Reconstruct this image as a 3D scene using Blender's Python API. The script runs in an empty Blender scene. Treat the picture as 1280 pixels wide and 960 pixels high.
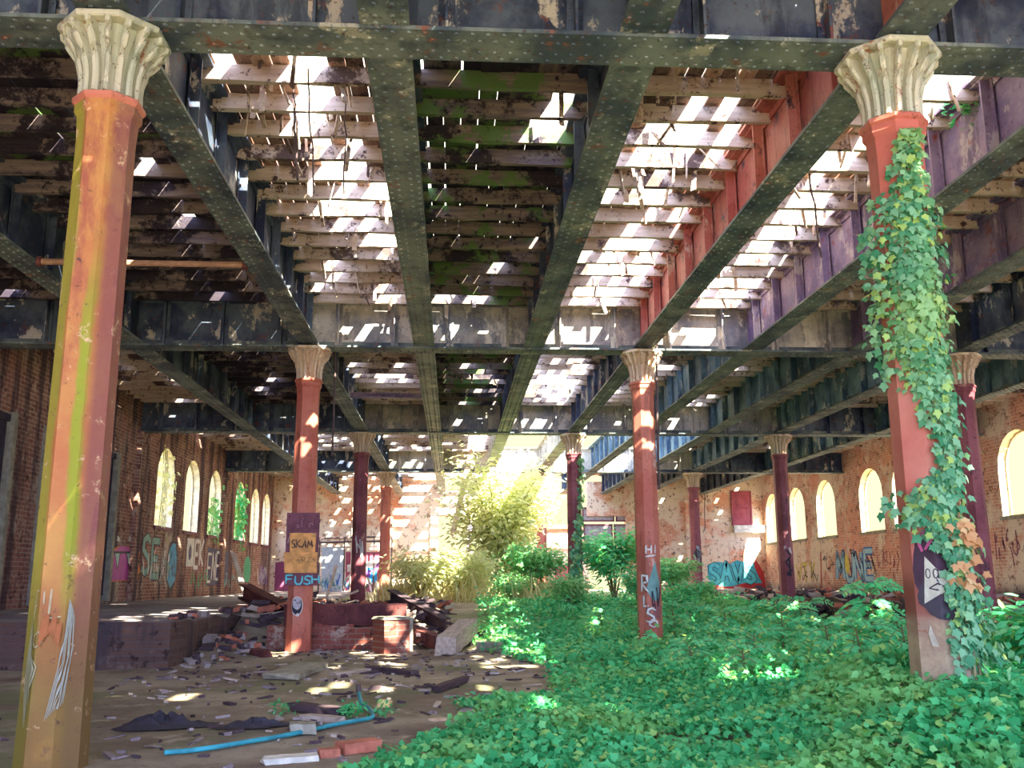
import bpy, math, random
import numpy as np
from mathutils import Vector, Matrix
R = random.Random(7)
G = np.random.default_rng(11)
C = bpy.context.scene.collection
S = 6.5; EYE = 1.3                       # metres per column bay, eye height
FL, PI_, YA, RO = 1176.46, 0.203749, 0.06277496, -0.00424889   # camera: focal length (px of 1280), pitch, yaw, roll
Y1, DB, H = 1.10386, 1.66348, .673426    # first column row, bay depth, girder underside over the eye (bays)
ROW = [Y1 + (i - 1) * DB for i in range(6)]      # ROW[1] is the nearest columns
ZH = H * S + EYE                         # girder underside
JZ = ZH + .86; DZ = JZ + .2              # joist underside, deck underside
XL, XR = -1.45 * S, 2.58 * S
YB = 7.75 * S; YF = ROW[0] * S

# ------------------------------------------------------------------ survey helpers (turn a sight line into a place in the building)
def ray(u, v):
    a, b = u - 640, v - 480
    c, s = math.cos(RO), math.sin(RO)
    x = (a * c + b * s) / FL; z = -(-a * s + b * c) / FL
    y = math.cos(PI_) - z * math.sin(PI_); zz = math.sin(PI_) + z * math.cos(PI_)
    return (x * math.cos(YA) + y * math.sin(YA), -x * math.sin(YA) + y * math.cos(YA), zz)
def onY(u, v, y):
    r = ray(u, v); k = y / r[1]; return Vector((r[0] * k, y, r[2] * k + EYE))
def onX(u, v, x):
    r = ray(u, v); k = x / r[0]; return Vector((x, r[1] * k, r[2] * k + EYE))
def onZ(u, v, z):
    r = ray(u, v); k = (z - EYE) / r[2]; return Vector((r[0] * k, r[1] * k, z))
def ss(a, b, x):
    t = min(1, max(0, (x - a) / (b - a))); return t * t * (3 - 2 * t)
def n2(x, y):
    return math.sin(x * 1.7 + 1.3 * math.sin(y * .9)) * .5 + math.sin(y * 2.3 + 1.1 * math.sin(x * 1.9)) * .35 + math.sin(x * 5.1 + y * 4.3) * .15
def gz(x, y):
    X, Y = x / S, y / S
    z = .025 * n2(x * 1.3, y * 1.3)
    z += .6 * ss(3.0, 4.3, Y) * ss(-.25, 0, X) * (1 - ss(1.25, 1.45, X))
    z += .5 * ss(-.68, -.6, X) * (1 - ss(-.16, -.06, X)) * ss(2.86, 2.98, Y)
    z += .46 * ss(.22, .6, X) * (1 - ss(1.2, 2.1, Y)) * (1 - .3 * ss(.8, 1.4, X))
    z += .3 * ss(-.5, -.64, X) * ss(2.3, 2.6, Y) if X > -.64 else 0
    return z

# ------------------------------------------------------------------ materials
class NT:
    def __init__(s, name, rough=.8):
        s.m = bpy.data.materials.new(name); s.m.use_nodes = True
        s.t = s.m.node_tree; s.b = s.t.nodes['Principled BSDF']; s.b.inputs['Roughness'].default_value = rough
        s.b.inputs['Specular IOR Level'].default_value = .3
        s.tc = s.n('ShaderNodeTexCoord'); s.oi = s.n('ShaderNodeObjectInfo')
        a = s.n('ShaderNodeVectorMath'); a.operation = 'MULTIPLY_ADD'
        s.l(s.oi.outputs['Random'], a.inputs[0]); a.inputs[1].default_value = (37, 53, 71); s.l(s.tc.outputs['Object'], a.inputs[2])
        s.co = a.outputs[0]
    def n(s, k): return s.t.nodes.new(k)
    def l(s, a, b): s.t.links.new(a, b)
    def noise(s, scale, detail=6, rough=.6, stretch=(1, 1, 1), co=None):
        mp = s.n('ShaderNodeMapping'); mp.inputs['Scale'].default_value = stretch; s.l(co or s.co, mp.inputs[0])
        x = s.n('ShaderNodeTexNoise'); x.inputs['Scale'].default_value = scale; x.inputs['Detail'].default_value = detail
        x.inputs['Roughness'].default_value = rough; s.l(mp.outputs[0], x.inputs['Vector']); return x.outputs['Fac']
    def ramp(s, f, lo, hi):
        x = s.n('ShaderNodeMapRange'); x.interpolation_type = 'SMOOTHSTEP'; s.l(f, x.inputs[0]); x.inputs[1].default_value = lo; x.inputs[2].default_value = hi; return x.outputs[0]
    def mix(s, f, a, b, mode='MIX'):
        x = s.n('ShaderNodeMix'); x.data_type = 'RGBA'; x.blend_type = mode
        if isinstance(f, (int, float)): x.inputs[0].default_value = f
        else: s.l(f, x.inputs[0])
        for v, k in ((a, 6), (b, 7)):
            if isinstance(v, tuple): x.inputs[k].default_value = v + (1,)
            else: s.l(v, x.inputs[k])
        return x.outputs[2]
    def mul(s, a, b):
        x = s.n('ShaderNodeMath'); x.operation = 'MULTIPLY'
        for v, k in ((a, 0), (b, 1)):
            if isinstance(v, (int, float)): x.inputs[k].default_value = v
            else: s.l(v, x.inputs[k])
        return x.outputs[0]
    def sep(s, co=None):
        x = s.n('ShaderNodeSeparateXYZ'); s.l(co or s.tc.outputs['Object'], x.inputs[0]); return x.outputs
    def island(s): return s.n('ShaderNodeNewGeometry').outputs['Random Per Island']
    def bump(s, f, st=.4, d=.02):
        x = s.n('ShaderNodeBump'); x.inputs['Strength'].default_value = st; x.inputs['Distance'].default_value = d
        s.l(f, x.inputs['Height']); s.l(x.outputs[0], s.b.inputs['Normal'])
    def out(s, c):
        if isinstance(c, tuple): s.b.inputs['Base Color'].default_value = c + (1,)
        else: s.l(c, s.b.inputs['Base Color'])
        return s.m
def plain(name, c, rough=.8):
    n = NT(name, rough); f = n.noise(6, 4)
    return n.out(n.mix(n.ramp(f, .35, .7), tuple(v * .72 for v in c), tuple(min(1, v * 1.15) for v in c)))
def steel(name, c1, c2, rust, pale, ra=.54, pa=.57, rough=.55):
    n = NT(name, rough)
    c = n.mix(n.ramp(n.noise(1.1, 10, .65), .38, .62), c1, c2)
    st = n.noise(3.2, 8, .7, (1, 1, .18))
    c = n.mix(n.mul(n.ramp(st, .52, .62), .55), c, tuple(v * .45 for v in c1))
    pn = n.noise(1.9, 12, .72, (1, 1, .6)); c = n.mix(n.mul(n.ramp(pn, pa, pa + .05), .85), c, pale)
    f = n.noise(3.0, 14, .78)
    c = n.mix(n.ramp(f, ra, ra + .07), c, rust)
    sp = n.noise(13, 8, .8); c = n.mix(n.mul(n.ramp(sp, .58, .63), .8), c, tuple(v * .3 for v in rust))
    n.bump(f, .5, .02)
    return n.out(c)
M = {}
M['girder'] = steel('girder_paint', (.022, .035, .085), (.11, .145, .20), (.20, .065, .045), (.62, .57, .50), .57, .56)
M['flange'] = steel('flange_paint', (.05, .075, .10), (.19, .23, .21), (.24, .09, .06), (.40, .40, .33), .57, .57)
M['palegirder'] = steel('peeling_pale_paint', (.46, .43, .36), (.66, .62, .52), (.40, .22, .13), (.80, .76, .64), .58, .52)  # girder steel with sunlight put into its paint, for the open-roof spans
M['greygirder'] = steel('grey_cream_paint', (.20, .21, .25), (.56, .51, .44), (.34, .16, .10), (.74, .68, .58), .60, .53)
M['bluesteel'] = steel('blue_paint', (.045, .10, .17), (.20, .32, .40), (.16, .07, .06), (.55, .58, .55), .60, .56)
M['redsteel'] = steel('red_oxide_paint', (.42, .10, .08), (.55, .21, .17), (.10, .05, .07), (.62, .48, .40), .55, .58)
M['violet'] = steel('violet_paint', (.16, .12, .25), (.36, .27, .38), (.30, .08, .06), (.52, .46, .48), .56, .55)
M['rusty'] = steel('rusted_steel', (.10, .03, .035), (.19, .06, .05), (.07, .03, .04), (.40, .22, .15), .55, .66, .8)
M['col'] = steel('column_red_paint', (.50, .135, .09), (.60, .21, .14), (.27, .10, .07), (.72, .50, .40), .57, .60)
M['colfar'] = steel('column_maroon_paint', (.22, .055, .07), (.33, .10, .11), (.10, .04, .05), (.52, .30, .25), .57, .60)
M['cap'] = steel('capital_paint', (.46, .50, .38), (.60, .58, .44), (.34, .13, .07), (.72, .68, .52), .56, .56)
M['capwarm'] = steel('capital_warm_paint', (.66, .48, .33), (.75, .62, .45), (.38, .14, .08), (.80, .74, .60), .57, .56)
def column_mossy():
    n = NT('column_mossy_paint', .6); sx = n.sep()
    c = n.mix(n.ramp(n.noise(1.2, 8), .38, .62), (.48, .165, .06), (.56, .29, .08))
    c = n.mix(n.ramp(n.noise(2.2, 10, .7, (1, 1, .3)), .50, .62), c, (.36, .11, .06))
    at = n.n('ShaderNodeMath'); at.operation = 'ARCTAN2'; n.l(sx[0], at.inputs[0]); ng = n.mul(sx[1], -1.0); n.l(ng, at.inputs[1])
    wob = n.n('ShaderNodeMath'); wob.operation = 'ADD'; n.l(at.outputs[0], wob.inputs[0]); n.l(n.mul(n.noise(1.1, 5, .6, (1, 1, .7)), 1.1), wob.inputs[1])
    a1 = n.ramp(wob.outputs[0], .62, .82); a2 = n.ramp(wob.outputs[0], 1.25, .98)
    zz = n.mul(n.ramp(sx[2], .7, 1.7), n.ramp(sx[2], 4.2, 2.9))
    c = n.mix(n.mul(n.mul(n.mul(a1, a2), zz), .9), c, (.26, .33, .02))
    c = n.mix(n.mul(n.ramp(wob.outputs[0], .22, -.05), .75), c, (.30, .34, .04))
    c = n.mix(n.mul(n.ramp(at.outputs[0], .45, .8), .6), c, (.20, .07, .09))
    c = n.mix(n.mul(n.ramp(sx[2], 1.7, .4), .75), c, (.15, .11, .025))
    f = n.noise(5, 14, .78); c = n.mix(n.ramp(f, .58, .64), c, (.66, .45, .26)); c = n.mix(n.ramp(n.noise(9, 12, .8), .58, .64), c, (.12, .06, .04)); n.bump(f, .5, .02)
    return n.out(c)
M['colmoss'] = column_mossy()
def column_two():
    n = NT('column_faded_paint', .6); sx = n.sep()
    c = n.mix(n.ramp(n.noise(1.2, 6), .35, .65), (.52, .14, .10), (.62, .24, .17))
    f = n.noise(5, 12, .75)
    lo = n.mix(n.ramp(f, .4, .6), (.48, .36, .22), (.36, .24, .16))
    c = n.mix(n.ramp(sx[2], 1.15, .95), c, lo)
    band = n.mul(n.ramp(sx[2], .95, 1.05), n.ramp(sx[2], 1.4, 1.2))
    c = n.mix(n.mul(band, .85), c, (.24, .07, .05))
    c = n.mix(n.ramp(f, .63, .7), c, (.30, .11, .06)); n.bump(f, .4, .02)
    return n.out(c)
M['colfade'] = column_two()
def brick(name, axis, c1, c2, mort, plaster, pamt, soot, samt, base=None):
    n = NT(name, .9); g = n.sep()
    cb = n.n('ShaderNodeCombineXYZ'); n.l(g[axis], cb.inputs[0]); n.l(g[2], cb.inputs[1])
    b = n.n('ShaderNodeTexBrick'); n.l(cb.outputs[0], b.inputs['Vector']); b.inputs['Scale'].default_value = 1
    b.inputs['Brick Width'].default_value = .3; b.inputs['Row Height'].default_value = .1; b.inputs['Mortar Size'].default_value = .012
    b.inputs['Color1'].default_value = c1 + (1,); b.inputs['Color2'].default_value = c2 + (1,); b.inputs['Mortar'].default_value = mort + (1,); b.inputs['Bias'].default_value = .1
    c = b.outputs['Color']; oc = n.tc.outputs['Object']
    c = n.mix(n.ramp(n.noise(.55, 8, .6, co=oc), .38, .62), c, n.mix(.5, c, tuple(v * 1.5 for v in c1)))
    f = n.noise(.45, 10, .68, co=oc)
    c = n.mix(n.mul(n.ramp(f, pamt, pamt + .10), .88), c, plaster)
    sp = n.noise(4.5, 10, .75, co=oc)
    c = n.mix(n.mul(n.ramp(sp, .55, .60), .85), c, tuple(v * .3 for v in c1)); c = n.mix(n.mul(n.ramp(n.noise(2.2, 12, .8, co=oc), .55, .61), .8), c, plaster)
    stt = n.noise(1.6, 6, .65, (1, 1, .12), co=oc)
    c = n.mix(n.mul(n.ramp(stt, samt, samt + .14), .8), c, soot)
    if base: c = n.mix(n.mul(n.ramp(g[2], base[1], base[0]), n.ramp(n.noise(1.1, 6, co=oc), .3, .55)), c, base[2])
    bp = n.mix(.5, b.outputs['Fac'], sp); n.bump(bp, .5, -.02)
    return n.out(c)
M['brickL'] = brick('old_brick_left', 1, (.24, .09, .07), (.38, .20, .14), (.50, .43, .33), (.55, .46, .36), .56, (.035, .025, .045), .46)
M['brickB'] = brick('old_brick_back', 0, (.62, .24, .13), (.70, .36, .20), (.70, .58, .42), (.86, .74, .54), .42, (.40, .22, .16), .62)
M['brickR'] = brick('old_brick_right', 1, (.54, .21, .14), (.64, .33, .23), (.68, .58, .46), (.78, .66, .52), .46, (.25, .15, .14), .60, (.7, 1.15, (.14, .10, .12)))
M['brickX'] = brick('low_wall_brick', 0, (.20, .055, .04), (.27, .09, .065), (.22, .17, .14), (.50, .42, .34), .6, (.08, .05, .06), .6)
M['reveal'] = plain('window_reveal', (.84, .76, .46))
def wood(name, c1, c2, dark, st=(1, 1, 1), isl=True, moss=None, char=None):
    n = NT(name, .85); f = n.noise(3, 8, .7, st)
    c = n.mix(n.ramp(f, .35, .65), c1, c2)
    if isl: c = n.mix(n.mul(n.ramp(n.island(), .15, .95), .75), c, dark)
    if char: c = n.mix(n.mul(n.ramp(n.noise(.9, 10, .75), char, char + .06), .9), c, tuple(v * .5 for v in dark)); c = n.mix(n.ramp(n.noise(7, 8, .75), .56, .62), c, tuple(v * .6 for v in dark))  # charred patches, also deepening the shade painted into the roof wood
    if moss: c = n.mix(n.ramp(n.noise(1.3, 10, .72), .52, .58), c, moss)
    n.bump(f, .4, .01); return n.out(c)
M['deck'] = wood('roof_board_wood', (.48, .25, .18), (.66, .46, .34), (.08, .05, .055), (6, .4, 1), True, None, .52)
M['deckmoss'] = wood('mossy_roof_board_wood', (.11, .085, .10), (.24, .18, .15), (.03, .022, .05), (6, .4, 1), True, (.10, .17, .05), .46)  # mossy boards with the roof's shadow put into their colour
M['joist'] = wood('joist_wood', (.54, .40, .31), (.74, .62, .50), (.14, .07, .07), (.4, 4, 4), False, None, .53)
M['joistdark'] = wood('dark_joist_wood', (.15, .11, .14), (.32, .25, .21), (.03, .022, .05), (.4, 4, 4), False, None, .46)  # darker joist copy, roof shade put into its colour
M['joistmoss'] = wood('mossy_joist_wood', (.16, .12, .13), (.34, .26, .20), (.03, .022, .05), (.4, 4, 4), False, (.13, .22, .07), .50)  # the shade-darkened joist colour again, with moss on it
M['plank'] = wood('weathered_plank_wood', (.38, .30, .24), (.56, .47, .38), (.2, .15, .1), (1, 5, 5), False)
M['palewood'] = wood('pale_plank_wood', (.66, .46, .30), (.78, .62, .44), (.3, .2, .1), (5, 5, .6), False)
M['char'] = wood('charred_wood', (.05, .035, .045), (.11, .07, .08), (.03, .02, .03), (1, 5, 5), False)
M['concrete'] = plain('old_concrete', (.36, .34, .26)); M['white'] = plain('white_slab', (.80, .78, .66)); M['brick1'] = plain('loose_brick', (.52, .18, .11))
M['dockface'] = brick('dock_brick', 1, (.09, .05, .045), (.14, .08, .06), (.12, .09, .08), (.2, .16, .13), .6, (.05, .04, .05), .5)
M['wire'] = plain('dark_wire', (.10, .07, .07)); M['pipe'] = plain('painted_pipe', (.46, .26, .16)); M['hose'] = plain('teal_hose', (.05, .36, .42), .5)
M['tarp'] = plain('dark_cloth', (.045, .04, .055)); M['panel'] = plain('grey_panel', (.42, .37, .34)); M['dark'] = plain('dark_board', (.06, .05, .075))
M['door'] = steel('maroon_shutter_paint', (.34, .06, .09), (.46, .11, .13), (.18, .04, .06), (.62, .34, .30), .6, .62)
M['plate'] = plain('purple_brown_plate', (.20, .065, .09), .6); M['board'] = plain('orange_board', (.88, .44, .14))
def dirt():
    n = NT('dirt_floor', .95); oc = n.tc.outputs['Object']
    c = n.mix(n.ramp(n.noise(.5, 10, .65, co=oc), .38, .62), (.24, .18, .13), (.47, .39, .27))
    c = n.mix(n.ramp(n.noise(1.6, 10, .7, co=oc), .55, .68), c, (.58, .50, .36))
    c = n.mix(n.mul(n.ramp(n.noise(.32, 6, .6, co=oc), .50, .60), .65), c, (.20, .23, .10))
    f = n.noise(9, 12, .8, co=oc); c = n.mix(n.ramp(f, .56, .66), c, (.10, .06, .075)); n.bump(f, .8, .06)
    return n.out(c)
M['dirt'] = dirt()
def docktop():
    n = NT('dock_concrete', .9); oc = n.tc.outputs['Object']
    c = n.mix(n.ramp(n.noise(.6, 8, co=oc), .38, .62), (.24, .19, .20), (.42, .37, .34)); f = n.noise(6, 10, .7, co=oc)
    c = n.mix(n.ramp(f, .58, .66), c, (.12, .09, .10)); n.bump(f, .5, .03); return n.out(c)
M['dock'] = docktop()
def leaf(name, c1, c2, c3, tr=.3):
    n = NT(name, .55); i = n.island()
    c = n.mix(n.ramp(i, .1, .7), c1, c2); c = n.mix(n.ramp(i, .82, .98), c, c3)
    c = n.mix(n.mul(n.ramp(n.noise(.7, 4, .5, co=n.tc.outputs['Object']), .48, .66), .5), c, c3)
    n.out(c)
    t = n.n('ShaderNodeBsdfTranslucent'); n.l(c, t.inputs[0]); ms = n.n('ShaderNodeMixShader'); ms.inputs[0].default_value = tr
    n.l(n.b.outputs[0], ms.inputs[1]); n.l(t.outputs[0], ms.inputs[2]); n.l(ms.outputs[0], n.t.nodes['Material Output'].inputs[0])
    return n.m
M['ivy'] = leaf('ivy_leaf', (.03, .34, .10), (.10, .58, .20), (.34, .64, .16))
M['ivycol'] = leaf('column_ivy_leaf', (.06, .30, .13), (.26, .56, .30), (.45, .66, .16))
M['weed'] = leaf('weed_leaf', (.06, .48, .17), (.15, .66, .27), (.42, .68, .18), .35)
M['shrub'] = leaf('shrub_leaf', (.12, .48, .16), (.28, .62, .22), (.45, .60, .25), .4)
M['bright'] = leaf('bright_leaf', (.60, .68, .30), (.82, .82, .48), (.85, .80, .50), .5)  # blown-out sunlight put into the leaf colour
M['straw'] = leaf('dry_grass', (.60, .48, .22), (.75, .65, .34), (.5, .5, .2), .3)
M['stem'] = plain('plant_stem', (.24, .22, .10)); M['deadleaf'] = leaf('dead_ivy_leaf', (.6, .3, .12), (.75, .45, .2), (.8, .6, .3), .3)
PAINT = {}
def paint(c):
    if c not in PAINT:
        n = NT('spray_paint', .6); f = n.noise(7, 8, .7); PAINT[c] = n.out(n.mix(n.ramp(f, .3, .65), tuple(v * .7 for v in c), c))
    return PAINT[c]

# ------------------------------------------------------------------ mesh helpers
class MB:
    def __init__(s): s.v = []; s.f = []; s.mi = []
    def add(s, vs, fs, mi=0):
        o = len(s.v); s.v += [tuple(p) for p in vs]; s.f += [tuple(i + o for i in f) for f in fs]; s.mi += [mi] * len(fs); return s
    def box(s, x0, x1, y0, y1, z0, z1, mi=0, mat=None):
        vs = [(x, y, z) for z in (z0, z1) for y in (y0, y1) for x in (x0, x1)]
        if mat: vs = [mat @ Vector(p) for p in vs]
        return s.add(vs, [(0, 2, 3, 1), (4, 5, 7, 6), (0, 1, 5, 4), (2, 6, 7, 3), (0, 4, 6, 2), (1, 3, 7, 5)], mi)
    def rough(s, L, w, h, mat=None, n=7, j=.12, mi=0):
        """a broken timber or stone lying along x: a box of rings whose corners wander"""
        vs = []
        for i in range(n + 1):
            x = -L / 2 + L * i / n
            for (a, b) in ((-1, -1), (1, -1), (1, 1), (-1, 1)):
                e = (L * .12 * R.uniform(-1, 1) if i in (0, n) else 0)
                vs.append(Vector((x + e * .5, a * w / 2 * (1 + R.uniform(-j, j)), b * h / 2 * (1 + R.uniform(-j, j)))))
        if mat: vs = [mat @ p for p in vs]
        fs = [(3, 2, 1, 0), tuple(4 * n + k for k in range(4))]
        for i in range(n):
            for k in range(4): a = 4 * i + k; b = 4 * i + (k + 1) % 4; fs.append((a, b, b + 4, a + 4))
        return s.add(vs, fs, mi)
    def tube(s, pts, r, n=6, r1=None):
        pts = [Vector(p) for p in pts]; vs = []; fs = []
        for i, p in enumerate(pts):
            d = (pts[min(i + 1, len(pts) - 1)] - pts[max(i - 1, 0)]).normalized()
            u = d.cross(Vector((0, 0, 1)) if abs(d.z) < .9 else Vector((1, 0, 0))).normalized(); w = d.cross(u)
            rr = r if r1 is None else r + (r1 - r) * i / (len(pts) - 1)
            vs += [p + (u * math.cos(t) + w * math.sin(t)) * rr for t in [2 * math.pi * k / n for k in range(n)]]
        for i in range(len(pts) - 1):
            for k in range(n): a = i * n + k; b = i * n + (k + 1) % n; fs.append((a, b, b + n, a + n))
        fs += [tuple(range(n))[::-1], tuple((len(pts) - 1) * n + k for k in range(n))]
        return s.add(vs, fs)
    def rivet(s, p, ax, r=.022):
        """a domed rivet head at p pointing along ax ('z-', 'y-', 'y+', 'x-', 'x+')"""
        vs = []; sg = -1 if ax[1] == '-' else 1
        for (rr, h) in ((r, 0), (r * .75, r * .6)):
            for k in range(6):
                a = k * math.pi / 3; q = (rr * math.cos(a), rr * math.sin(a), sg * h)
                vs.append({'z': q, 'y': (q[0], q[2], q[1]), 'x': (q[2], q[0], q[1])}[ax[0]])
        vs = [(p[0] + q[0], p[1] + q[1], p[2] + q[2]) for q in vs]
        return s.add(vs, [(k, (k + 1) % 6, 6 + (k + 1) % 6, 6 + k) for k in range(6)] + [tuple(range(6, 12))])
    def build(s, name, mats, parent=None, smooth=False):
        me = bpy.data.meshes.new(name); me.from_pydata(s.v, [], s.f)
        for m in (mats if isinstance(mats, (list, tuple)) else [mats]): me.materials.append(m)
        if any(s.mi): me.polygons.foreach_set('material_index', s.mi)
        if smooth: me.polygons.foreach_set('use_smooth', [True] * len(s.f))
        me.update(); o = bpy.data.objects.new(name, me); C.objects.link(o)
        if parent: o.parent = parent
        return o
def tag(o, label, cat, group=None, kind='thing'):
    o['label'] = label; o['category'] = cat; o['kind'] = kind
    if group: o['group'] = group
    return o
def thing(name, label, cat, loc=(0, 0, 0), rz=0, group=None):
    o = bpy.data.objects.new(name, None); C.objects.link(o); o.location = loc; o.rotation_euler = (0, 0, rz); o.empty_display_size = .2
    return tag(o, label, cat, group)
KIDS = {}
def copy_tree(o, parent=None):
    c = o.copy(); C.objects.link(c)
    if parent: c.parent = parent
    for ch in [x for x in ALLCH(o)]: copy_tree(ch, c)
    return c
def ALLCH(o): return list(o.children)
def struct(o, cat=None, label=None):
    o['kind'] = 'structure'
    if label: o['label'] = label
    if cat: o['category'] = cat
    return o
LEAF = {  # outlines fanned from the first point
 'ivy': [(0, .25, .03), (0, 0, 0), (.22, -.08, -.02), (.34, .22, -.05), (.52, .42, -.10), (.26, .55, -.02), (0, 1, -.10), (-.26, .55, -.02), (-.52, .42, -.10), (-.34, .22, -.05), (-.22, -.08, -.02)],
 'oval': [(0, .5, .04), (0, 0, 0), (.2, .3, -.02), (.17, .65, -.04), (0, 1, -.1), (-.17, .65, -.04), (-.2, .3, -.02)],
 'blade': [(0, .5, .02), (.03, 0, 0), (.035, .5, .0), (0, 1, -.25), (-.035, .5, 0), (-.03, 0, 0)]}
def leaves(name, kind, P, N, T, sc, mat, parent=None):
    """many leaves in one mesh. P places, N upper-side normals, T tip directions, sc sizes (arrays)"""
    P = np.asarray(P, float); N = np.asarray(N, float); T = np.asarray(T, float); sc = np.asarray(sc, float)
    N /= np.linalg.norm(N, axis=1, keepdims=True) + 1e-9
    T = T - N * (T * N).sum(1, keepdims=True); T /= np.linalg.norm(T, axis=1, keepdims=True) + 1e-9
    B = np.cross(T, N); L = np.array(LEAF[kind]); k = len(L); n = len(P)
    V = P[:, None] + sc[:, None, None] * (L[None, :, :1] * B[:, None] + L[None, :, 1:2] * T[:, None] + L[None, :, 2:] * N[:, None])
    tri = np.array([(0, i, i + 1 if i + 1 < k else 1) for i in range(1, k)])
    F = (tri[None] + (np.arange(n) * k)[:, None, None]).reshape(-1)
    me = bpy.data.meshes.new(name); nf = len(F) // 3
    me.vertices.add(n * k); me.vertices.foreach_set('co', V.reshape(-1))
    me.loops.add(len(F)); me.loops.foreach_set('vertex_index', F.astype(np.int32))
    me.polygons.add(nf); me.polygons.foreach_set('loop_start', np.arange(0, len(F), 3, dtype=np.int32))
    me.materials.append(mat); me.update(calc_edges=True); me.validate()
    o = bpy.data.objects.new(name, me); C.objects.link(o)
    if parent: o.parent = parent
    return o
def rnd(n): return G.normal(size=(n, 3))

# ------------------------------------------------------------------ ground and docks
def build_ground():
    xs = list(np.arange(-11, 19, .3)); ys = list(np.arange(-6, 53, .3)); m = MB(); nx = len(xs)
    xs = [-60] + xs + [70]; ys = [-60] + ys + [110]; nx = len(xs)
    for y in ys:
        for x in xs: m.v.append((x, y, gz(x, y) if -11 <= x < 19 and -6 <= y < 53 else -.02))
    for j in range(len(ys) - 1):
        for i in range(nx - 1): a = j * nx + i; m.f.append((a, a + 1, a + nx + 1, a + nx))
    m.mi = [0] * len(m.f)
    return struct(m.build('floor', M['dirt'], smooth=True), 'floor', 'rough dirt floor of the derelict shed')
build_ground()
def build_dock(name, x0, x1, y0, y1, h, edge, label):
    m = MB(); n = 60
    top = [[(x, y0 + (y1 - y0) * j / n, h + .03 * n2(x * 2, j)) for x in (x0, (x0 + x1) / 2, x1)] for j in range(n + 1)]
    e = 0 if edge < 0 else 2
    for j in range(n + 1): p = top[j][e]; top[j][e] = (p[0] + R.uniform(-.12, .12), p[1], p[2] - R.uniform(0, .12))
    for j in range(n):
        for i in (0, 1): m.add([top[j][i], top[j][i + 1], top[j + 1][i + 1], top[j + 1][i]], [(0, 1, 2, 3)], 0)
        a, b = top[j][e], top[j + 1][e]; m.add([a, b, (b[0], b[1], -.1), (a[0], a[1], -.1)], [(0, 1, 2, 3)], 1)
    for q in (top[0], top[n]):
        for i in (0, 1): a, b = q[i], q[i + 1]; m.add([a, b, (b[0], b[1], -.1), (a[0], a[1], -.1)], [(0, 1, 2, 3)], 1)
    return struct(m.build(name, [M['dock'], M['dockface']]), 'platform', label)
DKL, DKR = .70, .72
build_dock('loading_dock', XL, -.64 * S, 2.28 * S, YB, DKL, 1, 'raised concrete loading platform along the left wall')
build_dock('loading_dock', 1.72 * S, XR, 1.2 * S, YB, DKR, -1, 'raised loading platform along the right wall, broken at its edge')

# ------------------------------------------------------------------ walls with arched windows
def arch(c, w, z0, z1, n=10):
    r = w / 2; zs = z1 - r
    return [(c - r, z0), (c + r, z0)] + [(c + r * math.cos(t), zs + r * math.sin(t)) for t in [math.pi * k / n for k in range(n + 1)]]
def wall_mesh(u0, u1, zt, wins, put, th):
    """a wall from u0 to u1 with arched openings; put(u, z, d) gives the place, d from 0 (room face) to th"""
    m = MB(); wins = sorted(wins); cur = u0
    def face(poly):
        m.add([put(a, b, 0) for a, b in poly], [tuple(range(len(poly)))]); m.add([put(a, b, th) for a, b in poly], [tuple(range(len(poly)))[::-1]])
    def cols(a, b, z0, z1):
        face([(a, z0), (b, z0), (b, z1), (a, z1)])
    for (c, w, z0, z1) in wins:
        a, b = c - w / 2, c + w / 2
        cols(cur, a, -.3, zt); cols(a, b, -.3, z0)
        A = arch(c, w, z0, z1); up = A[2:]
        k = len(up) // 2
        face([up[i] for i in range(k, -1, -1)][::-1][::-1] + [(b, zt), (c, zt)])
        face([(c, zt), (a, zt)] + [up[i] for i in range(len(up) - 1, k - 1, -1)])
        for i in range(len(A)):
            p, q = A[i], A[(i + 1) % len(A)]
            m.add([put(p[0], p[1], 0), put(q[0], q[1], 0), put(q[0], q[1], th), put(p[0], p[1], th)], [(0, 1, 2, 3)], 1)
        cur = b
    cols(cur, u1, -.3, zt)
    m.add([put(u0, zt, 0), put(u1, zt, 0), put(u1, zt, th), put(u0, zt, th)], [(0, 1, 2, 3)])
    for u in (u0, u1): m.add([put(u, -.3, 0), put(u, zt, 0), put(u, zt, th), put(u, -.3, th)], [(0, 1, 2, 3)])
    return m
ZT = DZ + .25; WSILL, WTOP = .258 * S + EYE, .655 * S + EYE
WINL = [4.86, 5.36, 5.87, 6.56, 7.06, 7.48]; WINR = [3.17, 3.67, 4.14, 4.78, 5.24, 5.70, 6.42, 6.98, 7.52]
NICHE = [3.2, 3.72]
wl = [(y * S, .285 * S, WSILL, WTOP) for y in WINL]
def putL(u, z, d): return (XL - d, u, z)
def putR(u, z, d): return (XR + d, u, z)
def putB(u, z, d): return (u, YB + d, z)
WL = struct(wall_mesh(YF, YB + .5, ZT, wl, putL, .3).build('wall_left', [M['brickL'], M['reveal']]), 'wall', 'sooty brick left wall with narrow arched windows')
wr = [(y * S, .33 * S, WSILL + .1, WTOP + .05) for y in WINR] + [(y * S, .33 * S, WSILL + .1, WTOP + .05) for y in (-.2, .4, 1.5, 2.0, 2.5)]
WR = struct(wall_mesh(YF, YB + .5, ZT, wr, putR, .3).build('wall_right', [M['brickR'], M['reveal']]), 'wall', 'red brick right wall with arched windows')
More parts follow.
